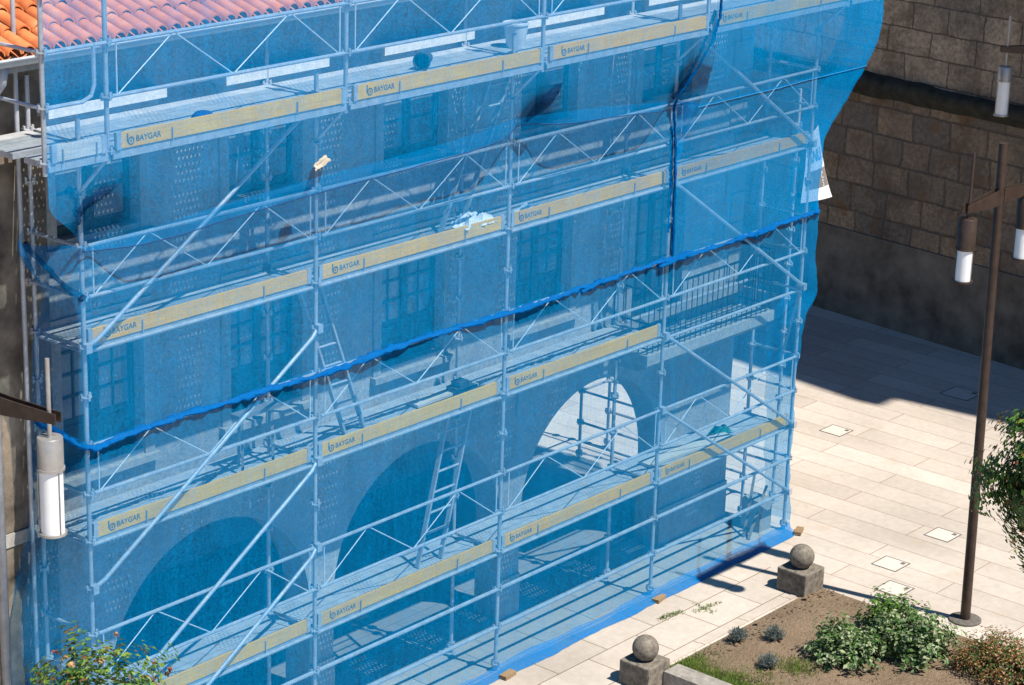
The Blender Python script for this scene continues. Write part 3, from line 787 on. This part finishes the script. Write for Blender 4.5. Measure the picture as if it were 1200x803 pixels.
# rolled band at the top rail of the second lift
band = [(-.11, .62, 4.72), (-.11, .30, 4.69), (-.10, .0, 4.62), (-.02, -.13, 4.60)] + [(x, -.150, 4.65+.045*math.sin(x*1.7)*(.4)) for x in [i*.35 for i in range(1, 36)]] + [(12.45, -.13, 4.66), (12.56, .05, 4.72), (12.56, .30, 4.80)]
rope(band, .030, .016, 'rolled_band', M['net_thick'], nE, 3)
for k, (x, s) in enumerate(((9.22, 1.5), (7.6, 1.0), (11.2, 1.2))):
    m = MB(); rope([(x-.22*s, -.15, 4.61), (x-.05, -.18, 4.64), (x+.18*s, -.15, 4.66)], .034, .02, 'fold', M['net_thick'], nE, 20+k)
# vertical gather down the seam
rope([(9.36, -.54, 9.4), (9.36, -.54, 7.75), (9.28, -.50, 7.45), (9.10, -.38, 7.05), (8.98, -.24, 6.75), (9.02, -.17, 6.60), (9.12, -.14, 6.2), (9.16, -.14, 5.5), (9.17, -.14, 5.2), (9.18, -.14, 4.95), (9.17, -.15, 4.68)], .016, .012, 'gather', M['net_gather'], nB, 8, 8)
rope([(9.33, -.49, 7.8), (9.20, -.42, 7.35), (9.02, -.28, 6.9), (8.97, -.18, 6.72)], .022, .014, 'gather', M['net_shaded'], nB, 12, 8)
rope([(9.10, -.085, 6.35), (9.12, -.09, 5.8), (9.14, -.09, 5.0)], .020, .012, 'gather', M['net_gather'], nC, 31, 8)
# bunched patches, fold shadow put into their navy colour, where the outer posts end
def bunch(c, rx, rz, seed, parent):
    m = MB(); n1, n2 = 22, 18; Pq = []
    for i in range(n1+1):
        rw = []
        for j in range(n2+1):
            a = (i/n1*2-1); b_ = (j/n2*2-1)
            sc_ = 1-.35*abs(b_)*abs(a)
            x = c[0]+rx*a*(.6+.4*(b_+1)/2)+.35*rx*b_*.9; z = c[2]+rz*b_*sc_+rz*.35*a
            rad = math.hypot(a, b_)
            y = front_y(x, z, True)-.02-.05*max(0, 1-rad)-.025*fbm(x*9, z*5, seed)
            rw.append((x, y, z))
        Pq.append(rw)
    # keep a rounded outline
    vs = []; idx = {}
    for i in range(n1+1):
        for j in range(n2+1): vs.append(Pq[i][j])
    fs = []
    for i in range(n1):
        for j in range(n2):
            a = ((i+.5)/n1*2-1); b_ = ((j+.5)/n2*2-1)
            if math.hypot(a, b_)+.18*noise.noise(Vector((a*3, b_*3, seed))) < .92:
                fs.append((i*(n2+1)+j, (i+1)*(n2+1)+j, (i+1)*(n2+1)+j+1, i*(n2+1)+j+1))
    m.add(vs, fs); m.build('dark_bunch', M['net_shaded'], parent, smooth=True)
bunch((6.22, 0, 7.12), .22, .26, 3, nA)
bunch((-.22, 0, 7.18), .27, .15, 9, nA)
rope([(-.42, -.36, 7.30), (-.30, -.33, 7.16), (-.26, -.30, 6.92)], .034, .01, 'dark_bunch', M['net_shaded'], nA, 41, 8)
rope([(-.11, .72, 6.50), (-.11, .40, 6.34), (-.10, .10, 6.18), (-.05, -.08, 6.12)], .03, .01, 'dark_bunch', M['net_shaded'], nC, 43, 8)
# banner tied inside the net at the right end
bn = MB(); Pb = []
for i in range(13):
    rw = []
    for j in range(13):
        s, v = i/12, j/12
        x = 12.27+.27*s+.34*s*v*v+.03*math.sin(v*4); z = 5.70-.92*v+.12*s*(1-v)
        y = .02-.03*math.sin(s*3)-.10*v*s
        rw.append((x, y, z))
    Pb.append(rw)
bn.grid(Pb); ban = bn.build('banner', M['banner'], smooth=True)
tag(ban, 'white printed banner flapping out at the right edge of the blue net', 'banner')
def banner_pt(s, v):
    x = 12.27+.27*s+.34*s*v*v+.03*math.sin(v*4); z = 5.70-.92*v+.12*s*(1-v); y = .02-.03*math.sin(s*3)-.10*v*s
    return (x, y-.005, z)
gm = MB(); gm.grid([[banner_pt(.10+.88*i/10, .56+.26*j/5) for j in range(6)] for i in range(11)]); child(gm, 'print_panel', M['banner_grey'], ban, smooth=True)
def text_on(body, s0, v0, hs, hv, mat, parent, off=.004):
    fc = bpy.data.curves.new('t', 'FONT'); fc.body = body; fc.size = 1
    fo = bpy.data.objects.new('t', fc); col.objects.link(fo); bpy.context.view_layer.update()
    me = bpy.data.meshes.new_from_object(fo.evaluated_get(bpy.context.evaluated_depsgraph_get())); bpy.data.objects.remove(fo)
    m = MB(); vs = []
    for v in me.vertices:
        p = banner_pt(s0+v.co.x*hs, v0-v.co.y*hv); vs.append((p[0], p[1]-off, p[2]))
    m.add(vs, [tuple(p.vertices) for p in me.polygons]); return m.build('lettering', mat, parent)
text_on('ANU', .08, .44, .36, .26, M['cord'], ban); text_on('C', .70, .70, .15, .13, M['banner'], ban, .006); text_on('S', .72, .81, .15, .13, M['banner'], ban, .006)

# ------------------------------------------------------------------ things on the scaffold
def ladder(p, q, wd, label, rungs=7, rad=.020):
    p = Vector(p); q = Vector(q); m = MB(); t_ = Empty = None
    side = Vector((wd/2, 0, 0))
    th = tag(bpy.data.objects.new('ladder', None), label, 'ladder', 'ladders on the scaffold'); col.objects.link(th); th.location = p
    for s in (-1, 1):
        k = MB(); k.bar(p+side*s, q+side*s, .026, .058, (0, 1, 0)); child(k, 'stile', M['steel'], th)
    k = MB()
    for i in range(rungs):
        c = p+(q-p)*((i+.6)/rungs); k.tube([c-side, c+side], .015, 6)
    child(k, 'rungs', M['steel'], th)
ladder((5.30, .33, 1.61), (5.86, .37, 3.52), .40, 'pale aluminium ladder standing between the two lowest decks in front of the middle arch', 8)
ladder((4.02, .33, 3.61), (3.32, .37, 5.50), .30, 'aluminium ladder leaning left on the second deck beside the second window', 8)
ladder((5.55, .33, 5.61), (6.50, .37, 7.53), .34, 'aluminium ladder on the third deck up to the top platform', 8)
# trestle
t = empty('shadow_trestle', 'ladder shadow modelled as a dark trestle standing on the second deck under the left windows', 'shadow_trestle', None, (2.55, .35, 3.6))  # shadow of a ladder, modelled as dark steel legs and top
for s in (-1, 1):
    for k in (-1, 1):
        m = MB(); m.bar((2.55+.22*s, .35+.02*k, 4.22), (2.55+.22*s+.10*k, .35+.14*k, 3.602), .03, .03); child(m, 'leg', M['steel_dark'], t)
m = MB(); m.box((2.25, .28, 4.20), (2.85, .42, 4.24)); child(m, 'top', M['steel_dark'], t)
# bucket
bk = empty('bucket', 'white plastic bucket standing on the top platform', 'bucket', None, (6.54, .28, 7.6))
m = MB(); m.lathe((6.54, .28, 7.602), [(.105, 0), (.14, .26), (.15, .262), (.15, .285), (.138, .286), (.10, .02)], 24); child(m, 'body', M['white_plastic'], bk, auto=True)
m = MB(); m.tube([(6.54-.15, .28, 7.86)]+[(6.54-.15*math.cos(math.pi*k/10), .28-.13*math.sin(math.pi*k/10), 7.86+.03*math.sin(math.pi*k/10)) for k in range(1, 10)]+[(6.54+.15, .28, 7.86)], .005, 5); child(m, 'handle', M['wire'], bk)
# rubber tub lying on its side
m = MB(); prof = [(.10, 0), (.15, .30), (.165, .30), (.165, .32), (.145, .32), (.09, .02)]
m.lathe((0, 0, 0), prof, 20); o = m.build('rubber_tub', M['tub'], auto=True); o.rotation_euler = (R(90), R(0), R(-62)); o.location = (5.0, .22, 7.70); o.scale = (.6, .6, .8)
tag(o, 'dark rubber tub lying on its side on the top platform', 'tub')
# helmet
m = MB(); m.lathe((1.30, -.28, 7.603), [(.17, 0), (.172, .012), (.135, .018), (.132, .05), (.115, .10), (.075, .135), (.03, .148)], 20); o = m.build('safety_helmet', M['helmet'], auto=True)
tag(o, 'dark blue safety helmet lying on the top platform behind the toe board', 'helmet')
# crumpled film
def crumple(name, c, size, mat, label, cat, seed, n=16):
    m = MB(); Pq = []
    for i in range(n+1):
        rw = []
        for j in range(n+1):
            x = size[0]*(i/n-.5); y = size[1]*(j/n-.5)
            e = 1-max(abs(i/n-.5), abs(j/n-.5))*2
            z = size[2]*(.15+.9*abs(fbm(x*7+seed, y*7, seed)))*min(1, .25+2*e)
            rw.append((c[0]+x+.06*fbm(x*5, y*5, seed+3), c[1]+y+.05*fbm(x*5, y*5, seed+6), c[2]+z))
        Pq.append(rw)
    m.grid(Pq); return tag(m.build(name, M[mat]), label, cat)
crumple('plastic_film', (5.72, .12, 5.70), (.55, .26, .22), 'film', 'crumpled white plastic film heaped over the toe board beside the third post', 'plastic film', 2)
crumple('plastic_film', (6.85, .16, 5.64), (.60, .24, .12), 'film', 'flat wisp of white plastic film on the third deck right of the third post', 'plastic film', 21)
# rag caught on the net
m = MB(); Pq = []
for i in range(9):
    rw = []
    for j in range(7):
        s, v = i/8, j/6
        x = 2.60+.15*(s-.5)+.06*v*(s-.3); z = 7.06+.08*s-.06*v+.02*fbm(s*3, v*3, 5)
        rw.append((x, front_y(x, z, True)-.03-.05*v-.025*fbm(s*3, v*3, 2), z))
    Pq.append(rw)
m.grid(Pq)
tag(m.build('torn_scrap', M['rag'], smooth=True), 'torn beige scrap of cloth caught on the net below the top platform', 'scrap')
# boards and oddments on the second deck
m = MB(); m.bar((5.05, .40, 3.63), (6.05, .36, 3.66), .18, .03); tag(m.build('loose_board', M['pale_wood']), 'pale loose board lying on the second deck left of the third post', 'board')
m = MB(); m.box((5.62, .18, 3.602), (5.92, .40, 3.72)); m.box((5.66, .22, 3.723), (5.82, .36, 3.79)); tag(m.build('tool_box', M['tub']), 'dark tool box on the second deck behind the toe board', 'tool box')
m = MB(); m.bar((9.6, .45, 1.63), (11.3, .30, 1.63), .20, .04); tag(m.build('loose_plank', M['pale_wood']), 'grey loose plank lying along the lowest deck at the right end', 'plank')
crumple('green_sack', (11.35, .45, 1.61), (.30, .24, .16), 'green_tarp', 'small green plastic sack on the lowest deck near the house corner', 'sack', 33, 8)
# clutter inside the right-hand corner
m = MB(); m.box((12.02, .18, 0), (12.30, .50, .46)); tag(m.build('stone_block', M['granite']), 'upright pale stone block inside the bottom right corner of the net', 'stone block')
for k, (a, b_) in enumerate((((11.75, .25, .01), (12.15, .40, .82)), ((11.72, .15, .01), (12.32, .30, .60)))):
    m = MB(); m.bar(a, b_, .035, .02); tag(m.build('lath', M['raw_wood']), ('yellow lath leaning steeply' if k == 0 else 'yellow lath leaning at a low angle')+' against the stone block in the corner', 'lath', 'laths in the corner')
for k, (x, y, rz, lb) in enumerate(((12.42, -.22, .4, 'small wooden block on the paving under the right corner of the net'), (9.22, -.19, .2, 'small wooden block under the net hem at the fourth post'), (6.16, -.22, .1, 'small wooden block under the net hem at the third post'))):
    m = MB(); m.box((-.11, -.05, 0), (.11, .05, .045)); o = m.build('wood_block', M['raw_wood']); o.location = (x, y, .012); o.rotation_euler.z = rz; tag(o, lb, 'block', 'wooden blocks under the net')

# ------------------------------------------------------------------ lamps
def lamp(base, heads, label, lean=(0, 0), ztop=6.37, arm_z=5.70, zg=5.18, zh=5.56):
    r_ = empty('street_lamp', label, 'street lamp', 'brown street lamps with hanging cylinders', (*base, 0))
    lx = lambda z: (base[0]+lean[0]*z, base[1]+lean[1]*z)
    m = MB(); m.tube([(*lx(0), 0), (*lx(.04), .04), (*lx(ztop), ztop)], [.066, .066, .054], 20); child(m, 'post', M['lamp_metal'], r_, auto=True)
    m = MB(); m.lathe((*base, .004), [(.21, 0), (.21, .02), (.19, .026), (.08, .026)], 28); child(m, 'base_plate', M['mano'], r_, auto=True)
    for hx, hy in heads:
        px, py = lx(arm_z); d_ = Vector((hx-px, hy-py, 0)); L_ = d_.length; d_.normalize(); s_ = Vector((-d_.y, d_.x, 0))
        a = MB()
        for s in (-1, 1):
            o_ = s_*.038*s
            P0 = Vector((px, py, arm_z))
            top = [P0+d_*t_+o_+Vector((0, 0, h_)) for t_, h_ in ((.05, .10), (L_*.55, .06), (L_+.10, .03))]
            bot = [P0+d_*t_+o_+Vector((0, 0, h_)) for t_, h_ in ((.05, -.10), (L_*.55, -.09), (L_+.10, -.06))]
            th_ = s_*.006
            for k in range(2):
                vs = [top[k]-th_, top[k+1]-th_, bot[k+1]-th_, bot[k]-th_, top[k]+th_, top[k+1]+th_, bot[k+1]+th_, bot[k]+th_]
                a.add(vs, [(0,1,2,3),(7,6,5,4),(0,4,5,1),(3,2,6,7),(1,5,6,2),(0,3,7,4)])
        child(a, 'arm', M['lamp_metal'], r_)
        h = MB(); h.tube([(hx, hy, zh-.03), (hx, hy, 6.36)], .020, 10); child(h, 'rod', M['lamp_alu'] if abs(hx-11.3) > 3 else M['lamp_metal'], r_, auto=True)
        h = MB(); h.lathe((hx, hy, zg+.01), [(.112, 0), (.112, zh-zg-.02), (.105, zh-zg-.01), (.02, zh-zg-.005)], 24); hd = child(h, 'lamp_housing', M['lamp_alu'] if abs(hx-11.3) > 3 else M['lamp_metal'], r_, auto=True)
        g_ = MB(); g_.lathe((hx, hy, 4.79), [(.103, 0), (.103, zg-4.79+.005)], 24); child(g_, 'lamp_glass', M['opal'], hd, auto=True)
        g_ = MB()
        for zz in (zg-.005, 4.772): g_.lathe((hx, hy, zz), [(.122, 0), (.122, .022), (.10, .0221)], 24)
        for k in range(3):
            an = 2*math.pi*k/3+.5; g_.tube([(hx+.113*math.cos(an), hy+.113*math.sin(an), 4.77), (hx+.113*math.cos(an), hy+.113*math.sin(an), zg+.01)], .005, 5)
        child(g_, 'ring', M['lamp_alu'] if abs(hx-11.3) > 3 else M['lamp_metal'], hd)
    return r_
lamp((11.53, -3.41), [(10.63, -3.41), (12.05, -3.41)], 'brown two-armed street lamp standing at the corner of the soil bed', (-.033, 0))
lamp((-2.02, -.90), [(-1.84, -1.79)], 'street lamp at the left edge whose white hanging cylinder covers the scaffold corner', arm_z=5.86, zg=5.37, zh=5.66)
lamp((20.05, .02), [(19.2, .91)], 'distant street lamp at the top right whose grey cylinder hangs before the stone wall', arm_z=5.85, zg=5.33, zh=5.56)

# ------------------------------------------------------------------ manholes
for k, (x, y, s, lb) in enumerate(((16.31, 1.70, .195, 'square cover set in the sunny paving nearest the shade edge'), (13.81, -1.72, .195, 'square cover closest to the street lamp post, right of the other covers'),
        (12.41, -1.74, .195, 'square cover in the middle of the row beside the far ball finial'), (11.73, -2.22, .195, 'square cover nearest the soil bed corner'), (19.3, 1.2, .26, 'square cover lying in the shade of the stone building'))):
    o = empty('manhole_cover', lb, 'manhole cover', 'square manhole covers in the plaza', (x, y, .004))
    m = MB()
    for a, b_ in (((-s, -s), (s, -s+.014)), ((-s, s-.014), (s, s)), ((-s, -s+.014), (-s+.014, s-.014)), ((s-.014, -s+.014), (s, s-.014))):
        m.box((x+a[0], y+a[1], .001), (x+b_[0], y+b_[1], .007))
    child(m, 'frame', M['mano'], o)
    m = MB(); m.box((x-s+.015, y-s+.015, .001), (x+s-.015, y+s-.015, .005)); child(m, 'lid', M['lid'], o)
    m = MB(); m.box((x+s*.45, y-s*.75, .0055), (x+s*.80, y-s*.45, .008)); child(m, 'handle', M['mano'], o)

# ------------------------------------------------------------------ ball finials
def finial(x, y, s, label):
    o = empty('ball_finial', label, 'stone finial', 'stone ball finials at the soil bed', (x, y, 0))
    bm = bmesh.new(); bmesh.ops.create_cube(bm, size=1); bmesh.ops.scale(bm, vec=(.46*s, .46*s, .33*s), verts=bm.verts); bmesh.ops.translate(bm, vec=(0, 0, .165*s), verts=bm.verts)
    bmesh.ops.bevel(bm, geom=bm.edges[:], offset=.012, segments=2, affect='EDGES', profile=.5)
    bmesh.ops.subdivide_edges(bm, edges=bm.edges[:], cuts=2)
    for v in bm.verts: v.co += Vector((1, 1, .6))*.008*noise.noise(v.co*9+Vector((x, y, 0)))
    me = bpy.data.meshes.new('plinth'); bm.to_mesh(me); bm.free(); me.materials.append(M['granite_dark'])
    p = bpy.data.objects.new('plinth', me); col.objects.link(p); p.parent = o
    bm = bmesh.new(); bmesh.ops.create_uvsphere(bm, u_segments=40, v_segments=24, radius=.17*s); bmesh.ops.translate(bm, vec=(0, 0, .33*s+.155*s), verts=bm.verts)
    for v in bm.verts: v.co *= 1+.012*noise.noise(v.co*7+Vector((x, y, 0)))
    me = bpy.data.meshes.new('ball'); bm.to_mesh(me); bm.free(); me.materials.append(M['granite_dark'])
    for q_ in me.polygons: q_.use_smooth = True
    p = bpy.data.objects.new('ball', me); col.objects.link(p); p.parent = o
finial(10.83, -1.31, .98, 'mossy stone ball on a square block, farther one beside the street lamp shadow')
finial(7.20, -1.50, .95, 'mossy stone ball on a square block, nearer one at the grassy end of the bed')

# ------------------------------------------------------------------ plants
def leaf(mb, p, nrm, size, mi, asp=.5):
    nrm = nrm.normalized(); t_ = nrm.cross(Vector((random.uniform(-1, 1), random.uniform(-1, 1), random.uniform(-1, 1)))).normalized(); b_ = nrm.cross(t_)
    a = p-t_*size*.5; c = p+t_*size*.5
    mb.add([a, p-b_*size*asp*.5+nrm*size*.06, c+nrm*size*-.05, p+b_*size*asp*.5+nrm*size*.06], [(0, 1, 2, 3)], mi)
def rnd_dir():
    while True:
        v = Vector((random.uniform(-1, 1), random.uniform(-1, 1), random.uniform(-1, 1)))
        if .05 < v.length < 1: return v.normalized()
def clump_crown(mb, c, rad, nclump, nleaf, size, mats, weights, flat=.8, clr=.28, asp=.5, up=.5, shell=.40):
    for k in range(nclump):
        dv = rnd_dir(); rr_ = rad*(shell+(1-shell)*random.random()**.6)*(1+.45*noise.noise(dv*2.6+Vector(c)))
        cc = Vector(c)+Vector((dv.x*rr_, dv.y*rr_, dv.z*rr_*flat))
        cr = clr*random.uniform(.6, 1.25)
        for q_ in range(nleaf):
            v = rnd_dir()*cr*random.random()**.4
            n_ = (v*1.2+dv*.6+Vector((0, 0, up))*cr+rnd_dir()*cr*.7)
            leaf(mb, cc+v, n_, size*random.uniform(.6, 1.25), random.choices(range(len(mats)), weights)[0], asp)
def shrub(name, c, rad, h, label, mats, weights, nclump, nleaf, size, asp=.6, clr=.13, cat='shrub', group=None):
    o = empty(name, label, cat, group, (c[0], c[1], .03))
    m = MB()
    for k in range(7):
        a = 2*math.pi*k/7; m.tube([(c[0], c[1], .02), (c[0]+rad*.3*math.cos(a), c[1]+rad*.3*math.sin(a), h*.35), (c[0]+rad*.7*math.cos(a), c[1]+rad*.7*math.sin(a), h*.7)], [.014, .01, .004], 5)
    child(m, 'stems', M['bark'], o)
    m = MB()
    for k in range(nclump):
        dv = rnd_dir(); dv.z = abs(dv.z)
        q_ = random.random()**.45
        cc = Vector((c[0]+dv.x*rad*q_, c[1]+dv.y*rad*q_, .06+h*(.12+.75*dv.z*q_+.12*noise.noise(Vector((dv.x*3+c[0], dv.y*3, 1))))))
        for l_ in range(nleaf):
            v = rnd_dir()*clr*random.random()**.5
            leaf(m, cc+v, v+Vector((0, 0, clr*.8))+dv*clr*.5+rnd_dir()*clr*.6, size*random.uniform(.6, 1.3), random.choices(range(len(mats)), weights)[0], asp)
    child(m, 'foliage', [M[x] for x in mats], o)
shrub('shrub', (9.35, -2.98), .50, .62, 'rounded grey-green variegated shrub nearest the bare soil', ['leaf_sage', 'leaf_cream', 'leaf_mid', 'leaf_dark'], [4.5, .9, 2.8, 1.8], 120, 22, .066, .6, .11)  # dark leaves mixed in as painted shadow gaps
shrub('shrub', (10.05, -3.55), .58, .72, 'wide grey-green variegated shrub below the bright green one', ['leaf_sage', 'leaf_cream', 'leaf_mid', 'leaf_dark'], [4.5, .8, 3.2, 1.8], 135, 22, .066, .6, .11)  # the dark leaf share stands for shaded gaps between clumps
shrub('shrub', (10.45, -2.95), .38, .62, 'bright green leafy shrub before the street lamp base', ['leaf_mid', 'leaf_lime', 'leaf_dark'], [4, 3, 2], 100, 16, .07)
shrub('hedge', (10.45, -4.55), .62, .50, 'brown and rusty low hedge at the lower right corner of the bed', ['leaf_rust', 'leaf_mid', 'petal_pale', 'leaf_dark'], [5, 2, 1.6, 1.5], 330, 24, .042, .5, .12, 'hedge')
shrub('hedge', (10.4, -5.5), .62, .50, 'brown low hedge continuing out of the right side of the picture', ['leaf_rust', 'leaf_mid', 'petal_pale', 'leaf_dark'], [5, 2, 1.4, 1.5], 250, 24, .042, .5, .12, 'hedge')
for (x, y, lb) in ((8.86, -1.70, 'small grey tuft nearest the paving edge'), (9.20, -2.02, 'small grey tuft in the middle of the bare soil'), (8.52, -2.40, 'small grey tuft beside the patch of grass')):
    o = empty('lavender_tuft', lb, 'plant', 'small grey tufts in the soil', (x, y, .04)); m = MB(); ts = random.uniform(.8, 1.2)
    for k in range(int(170*ts)):
        a = random.uniform(0, 6.283); q_ = random.random()**.6; tl = Vector((math.cos(a)*q_*.17*ts, math.sin(a)*q_*.15*ts, .20*ts*(1-.5*q_)*random.uniform(.7, 1.15)))
        p = Vector((x, y, .05))+Vector((math.cos(a), math.sin(a), 0))*.03
        n_ = Vector((-math.sin(a), math.cos(a), 0))*.006; top = Vector((x, y, .05))+tl
        m.add([p-n_, p+n_, top+n_*.4, top-n_*.4], [(0, 1, 2, 3)])
        for l_ in range(3): leaf(m, p+(top-p)*random.uniform(.4, 1), rnd_dir(), .035, 0, .35)
    child(m, 'leaves', M['leaf_grey'], o)
# grass along the left of the bed
m = MB()
for k in range(26000):
    x = 7.61+abs(random.gauss(0, .30)); y = random.uniform(-5.5, -1.55)
    dn = noise.noise(Vector((x*2.5, y*2.5, 2)))
    if random.random() > .62+dn or x > 8.6: continue
    a = random.uniform(0, 6.283); h = random.uniform(.03, .085); dx, dy = math.cos(a), math.sin(a)
    z = .03
    m.add([(x-dy*.008, y+dx*.008, z), (x+dy*.008, y-dx*.008, z), (x+dx*h*.6, y+dy*h*.6, z+h)], [(0, 1, 2)])
for k in range(700):
    x, y = 8.75+random.gauss(0, .12), -2.72+random.gauss(0, .14); a = random.uniform(0, 6.283); h = random.uniform(.04, .11); dx, dy = math.cos(a), math.sin(a)
    m.add([(x-dy*.006, y+dx*.006, .05), (x+dy*.006, y-dx*.006, .05), (x+dx*h*.5, y+dy*h*.5, .05+h)], [(0, 1, 2)])
tag(m.build('grass', M['grass']), 'short yellow-green grass along the edging of the bed', 'grass', None, 'stuff')
m = MB()
for (xa, ya, xb, yb, n_) in ((8.75, -.55, 9.15, -.62, 220), (9.25, -.75, 9.75, -.80, 120), (9.45, -.62, 9.40, -.95, 90)):
    for k in range(n_):
        t_ = random.random(); x = xa+(xb-xa)*t_+random.gauss(0, .025); y = ya+(yb-ya)*t_+random.gauss(0, .025); a = random.uniform(0, 6.283); h = random.uniform(.012, .04); dx, dy = math.cos(a), math.sin(a)
        m.add([(x-dy*.005, y+dx*.005, .006), (x+dy*.005, y-dx*.005, .006), (x+dx*h*.7, y+dy*h*.7, .006+h)], [(0, 1, 2)])
tag(m.build('moss_weeds', M['grass']), 'tiny weeds growing in the paving joints', 'weeds', None, 'stuff')
# pebbles and clods on the soil
m = MB()
for k in range(1500):
    x, y = random.uniform(7.9, 11), random.uniform(-5.5, -1.55); s = random.uniform(.006, .022)*(2.2 if random.random() < .05 else 1); c = Vector((x, y, .06))
    vs = [c+Vector((s*random.uniform(.7, 1.3)*a, s*random.uniform(.7, 1.3)*b_, s*.7*c_)) for a, b_, c_ in ((1,0,0),(0,1,0),(-1,0,0),(0,-1,0),(0,0,1),(0,0,-1))]
    m.add(vs, [(0,1,4),(1,2,4),(2,3,4),(3,0,4),(1,0,5),(2,1,5),(3,2,5),(0,3,5)])
tag(m.build('soil_clods', M['soil']), 'small clods and pebbles scattered over the soil bed', 'clods', None, 'stuff')

def tree(base, crown_c, rad, label, nclump, nleaf, size, mats, weights, flowers, petals, flat=.95, clr=.2, trunk_r=.06):
    o = empty('camellia_tree', label, 'tree', None, (base[0], base[1], 0))
    m = MB(); B_ = Vector((*base, 0)); C_ = Vector(crown_c)
    m.tube([B_, B_+(C_-B_)*.35+Vector((.03, .02, 0)), B_+(C_-B_)*.7, C_], [trunk_r, trunk_r*.8, trunk_r*.6, trunk_r*.3], 10)
    for k in range(16):
        dv = rnd_dir(); st_ = B_+(C_-B_)*random.uniform(.85, 1)
        m.tube([st_, st_+dv*rad*.5+Vector((0, 0, .06)), C_+Vector((dv.x, dv.y, dv.z*flat))*rad*.92], [trunk_r*.35, trunk_r*.22, .004], 6)
    child(m, 'trunk', M['bark'], o, smooth=True)
    m = MB(); clump_crown(m, crown_c, rad, nclump, nleaf, size, mats, weights, flat, clr)
    child(m, 'crown', [M[x] for x in mats], o)
    m = MB()
    for k in range(flowers):
        dv = rnd_dir(); p = C_+Vector((dv.x, dv.y, dv.z*flat))*rad*random.uniform(.85, 1.08); mi = 0 if random.random() < .6 else 1
        for q_ in range(10): leaf(m, p+rnd_dir()*.015, dv+rnd_dir()*.8, .032, mi, .8)
    child(m, 'blossom', [M[x] for x in petals], o)
def ray_pt(u, v, t_):
    k = 2738.6
    q = d+rr*((u-600)/k)-uu*((v-401.5)/k)
    return Vector(CAM_LOC)+q*t_
cc = ray_pt(1243, 560, 24.5)
tree((cc.x+rr.x*.9, cc.y+rr.y*.9), tuple(cc), .86, 'dark glossy tree with orange blossoms at the right edge before the street lamp', 360, 30, .088, ['leaf_dark', 'leaf_mid', 'leaf_lime', 'leaf_rust'], [4, 3, 1.6, 1], 70, ['petal', 'petal_pale'], .98, .15)
cc = ray_pt(115, 842, 15.6)
tree((cc.x, cc.y), tuple(cc), .56, 'small flowering tree top with yellow-green leaves at the bottom left corner', 190, 26, .052, ['leaf_mid', 'leaf_lime', 'leaf_dark', 'leaf_rust'], [4, 4, 2, 1], 30, ['petal', 'petal_pale'], 1.0, .11)
